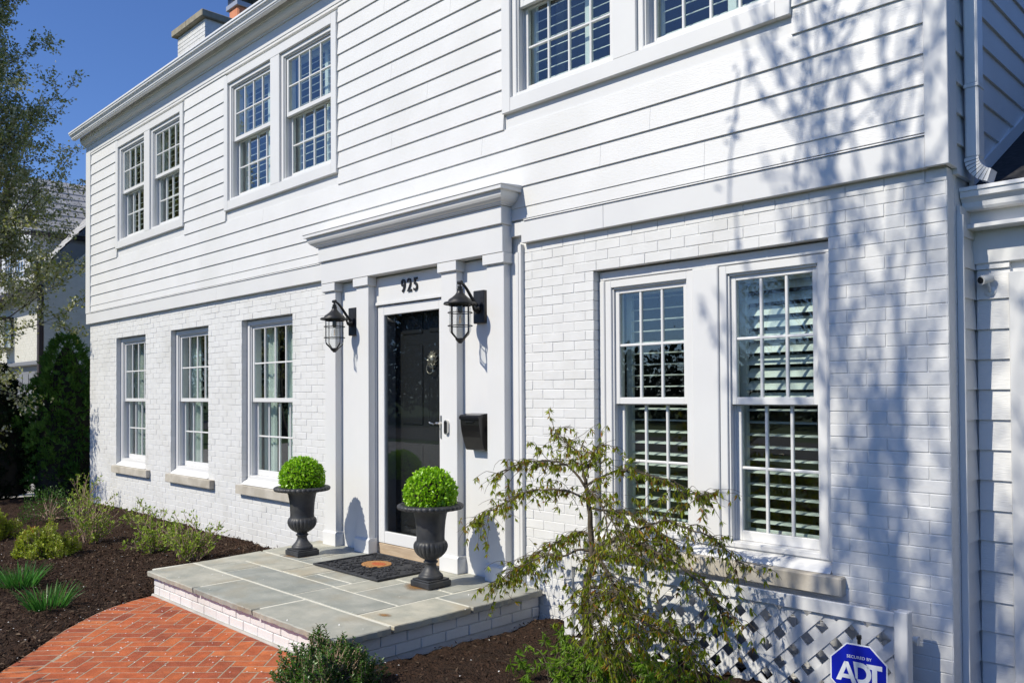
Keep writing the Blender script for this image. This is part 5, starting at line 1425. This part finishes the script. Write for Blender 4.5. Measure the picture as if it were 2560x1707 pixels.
# ------------------------------------------------------------------ arborvitae, pear tree, far and street trees
def arborvitae(label, loc, h, r, n, m, seed):
    t = thing('arborvitae', label, 'conifer', loc, 'arborvitae beyond the house corner'); rng = np.random.default_rng(seed)
    MB().lathe([(.06, -.05), (.05, h*.5), (.015, h*.9)], 8).build('trunk', 'bark', t, True)
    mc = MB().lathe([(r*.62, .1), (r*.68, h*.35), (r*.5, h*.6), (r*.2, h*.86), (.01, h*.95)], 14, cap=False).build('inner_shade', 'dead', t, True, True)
    # sprays: fans of small scale-leaves
    P = []; D_ = []; N_ = []
    for k in range(n):
        z_ = h*(1-rng.random()**.75)*.98; a = rng.uniform(0, 2*PI); prof_ = r*min(1, .55+z_/h*1.3)*(1-(z_/h)**2.2)**.75
        lum = 1+.16*math.sin(a*4+z_*5+seed)+.12*math.sin(a*9-z_*8); q = np.array([math.cos(a), math.sin(a), 0])*prof_*lum*rng.uniform(.68, 1.04)+np.array([0, 0, z_+.05])
        out = np.array([math.cos(a), math.sin(a), 0]); d = out*.75+np.array([0, 0, .75])+rng.normal(size=3)*.25; d /= np.linalg.norm(d)
        tn = np.array([-math.sin(a), math.cos(a), 0])*rng.choice((-1, 1))*.4+out*.6+rng.normal(size=3)*.4; fan = np.cross(d, tn); fan /= np.linalg.norm(fan)
        for s_ in range(9):
            b_ = (s_-4)/4.; dd = d*math.cos(b_*1.0)+fan*math.sin(b_*1.0); P.append(q+d*.03*abs(1-abs(b_))+rng.normal(size=3)*.004); D_.append(dd); N_.append(tn)
    n2 = len(P); leaves('foliage', P, D_, N_, rng.uniform(.05, .095, n2), rng.uniform(.012, .022, n2), m, t, local=True, tipw=.6)
arborvitae('tall feathery green arborvitae right beside the house corner', (-15.15, .10, -.08), 2.75, .72, 3000, 'cedar', 51)
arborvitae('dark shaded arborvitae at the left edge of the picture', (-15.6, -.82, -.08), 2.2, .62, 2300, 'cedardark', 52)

pear = thing('pear_tree', 'flowering pear tree with white-green leaf clusters at the upper left', 'tree', (-16.8, -1.75, -.1))
rng = np.random.default_rng(61)
segs = [([np.array((-16.8, -1.75, -.2)), np.array((-16.82, -1.74, 1.2)), np.array((-16.78, -1.7, 2.8)), np.array((-16.84, -1.66, 4.8)), np.array((-16.8, -1.7, 6.8)), np.array((-16.78, -1.68, 8.8))], [.15, .13, .11, .085, .05, .02], 0)]; tips = []
for k in range(84):
    z_ = 1.7+7.2*(k/83)**.9; a = k*2.399+rng.normal()*.25; el = rng.uniform(.35, .75)+.45*(z_/9)
    L = 1.70*(1-.50*max(0, (z_-3.5)/5.5)**1.4)*rng.uniform(.8, 1.15)
    d = np.array([math.cos(a)*math.cos(el), math.sin(a)*math.cos(el), math.sin(el)])
    if z_ > 3.2 and d[0] > .35: L *= .8
    s2, t2 = tree_segments(rng, (-16.8, -1.7, z_), d, L, .035*(1-.06*z_)+.01, 4, spread=.6, nseg=5, kids=(3, 4), ratio=.62, wob=.10, up=.18)
    segs += [(p_, r_, l_+1) for p_, r_, l_ in s2]; tips += t2
for d, z_, L in (((.85, -.12, .30), 1.9, 1.75), ((.80, -.30, .42), 2.4, 1.6), ((.9, .02, .12), 1.6, 1.5)):
    s2, t2 = tree_segments(rng, (-16.8, -1.75, z_), np.array(d)/np.linalg.norm(d), L, .04, 4, spread=.5, nseg=5, kids=(3, 4), ratio=.62, wob=.09, up=.05)
    segs += [(p_, r_, l_+1) for p_, r_, l_ in s2]; tips += t2
wood('branches', segs, 'bark', pear)
leaves_on(rng, 'foliage', tips, 28, .042, (.035, .075), (.028, .052), 'pear', pear)
print('pear tips', len(tips))

def street_tree(label, loc, h, seed, per, levels=5, spread=.6, L=(.05, .09), cat_group='trees across the front lawn', up=.28, first=.3, thin=1.0, sp=.07, prune=None, rmin=.0025):
    t = thing('street_tree', label, 'tree', loc, cat_group); rng = np.random.default_rng(seed)
    segs, tips = tree_segments(rng, (loc[0], loc[1], loc[2]-.1), (.02, .0, 1), h*first, h*.018, levels, spread=spread, nseg=5, kids=(3, 5), ratio=.72, wob=.11, up=up, rmin=rmin)
    if prune:      # limbs left out to thin the shadow cast on maple and wall
        segs = [q for q in segs if q[2] < 2 or not prune(np.mean(q[0], 0))]; tips = [q for q in tips if not prune(np.mean(q[0], 0))]
    wood('branches', segs, 'bark', t, thin)
    if per: leaves_on(rng, 'foliage', tips, per, sp, L, (L[0]*.5, L[1]*.55), 'streetleaf', t)
    return t
street_tree('budding tree on the front lawn whose shadow dapples the right of the wall', (-3.4, -5.6, -.15), 10.4, 71, 11, L=(.045, .085), up=.42, spread=.55, first=.31, thin=1.0, sp=.022, rmin=.008, prune=lambda p: (p[0] < -3.9 and p[2] < 6.3) or (p[2] < 6.0 and math.sin(p[0]*91+p[1]*57) > -.7))
street_tree('small ornamental tree beside the path whose thin shadow crosses the front step', (-6.0, -5.6, -.15), 3.7, 72, 8, levels=4, L=(.04, .08), sp=.04, prune=lambda p: p[0] > -5.3)
street_tree('tall bare tree across the lawn, mirrored in the upstairs window panes', (-30.5, -12.5, -.15), 15, 73, 4)
street_tree('broad bare tree far across the street, mirrored in the window panes', (-44.0, -14.5, -.15), 18, 75, 4)
street_tree('bare tree beyond the street seen only as a reflection in the wide window', (-8.5, -15.5, -.15), 9, 77, 5)
street_tree('bare branched tree rising behind the neighbouring roof', (-27.0, 7.5, -.15), 10, 79, 0, cat_group='trees behind the houses')

# unseen evergreens added on the right to keep skylight off the wing, and the wooded far side of the street
for k, (x, y, h) in enumerate(((5.2, 1.5, 7.5), (6.0, 4.2, 8.2), (5.6, -1.2, 6.8))):
    t = thing('sky_block_spruce', f'added unseen spruce blocking sky from the side wing, {["middle one of three", "rearmost of three", "nearest of three"][k]}', 'tree', (x, y, -.15), 'unseen spruces added to darken the side wing'); rng = np.random.default_rng(200+k)
    MB().lathe([(.16, -.1), (.12, h*.5), (.02, h)], 8).build('trunk', 'bark', t, True)
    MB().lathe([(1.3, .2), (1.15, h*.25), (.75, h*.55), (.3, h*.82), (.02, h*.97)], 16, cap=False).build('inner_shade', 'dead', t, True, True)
    n = 5000; z_ = h*(1-np.sqrt(rng.random(n)))*.97; a = rng.uniform(0, 2*PI, n); r_ = 2.0*(1-z_/h)**.85*rng.uniform(.6, 1.05, n)
    P = np.stack([np.cos(a)*r_, np.sin(a)*r_, z_+.15], 1); D_ = np.stack([np.cos(a), np.sin(a), np.full(n, -.35)], 1)+rng.normal(size=(n, 3))*.3
    leaves('foliage', P, D_, np.tile([0, 0, 1.], (n, 1))+rng.normal(size=(n, 3))*.4, rng.uniform(.25, .5, n), rng.uniform(.10, .2, n), 'cedardark', t, local=True)
rng = np.random.default_rng(300); P = []; D_ = []
for k in range(70):
    x = rng.uniform(-95, 30); y = rng.uniform(-46, -30); h = rng.uniform(3.0, 5.5) if x > -40 else rng.uniform(9, 13); r_ = rng.uniform(2, 3.6); n = 700 if x > -40 else 1500
    d = rnd_dirs(rng, n); P.append(np.array([x, y, h*.55])+d*np.array([r_, r_, h*.5])*rng.uniform(.5, 1, (n, 1))-np.array([0, 0, .3])); D_.append(d+rng.normal(size=(n, 3))*.6)
P = np.concatenate(P); D_ = np.concatenate(D_); n = len(P)
o = stuff(leaves('far_wood', P, D_, rnd_dirs(rng, n), rng.uniform(.25, .55, n), rng.uniform(.15, .35, n), 'cedardark')); o['label'] = 'distant wood beyond the street, seen only as a reflection in the glass'; o['category'] = 'wood'

# ------------------------------------------------------------------ fallen petals
rng = np.random.default_rng(91); n = 520
x = np.concatenate([rng.uniform(-10.5, -4.2, 340), rng.uniform(-4.6, -1.6, 60), rng.uniform(-6.8, -4.3, 120)]); y = np.concatenate([rng.uniform(-3.6, -.2, 340), rng.uniform(-1.8, -.2, 60), rng.uniform(-2.9, -1.8, 120)])
zz = np.where(porch_mask(x, y), PORCH+.006, np.where(in_poly(x, y, POLY), .006, mulch_h(x, y)+.016))
keep = ~((np.abs(x+6.56) < .14) & (np.abs(y+.54) < .14)) & ~((np.abs(x+4.8) < .14) & (np.abs(y+.51) < .14)) & ((y < -1.80) | ~porch_mask(x, y) | (rng.random(n) < .35))
x, y, zz = x[keep], y[keep], zz[keep]; n = len(x)
D_ = rnd_dirs(rng, n); D_[:, 2] *= .15
pt_ = stuff(leaves('fallen_petals', np.stack([x, y, zz], 1), D_, np.tile([0, 0, 1.], (n, 1)), rng.uniform(.009, .018, n), rng.uniform(.007, .012, n), 'petal', fold=.12))
pt_['label'] = 'white fallen blossom petals scattered on mulch, bricks and stone'; pt_['category'] = 'petals'
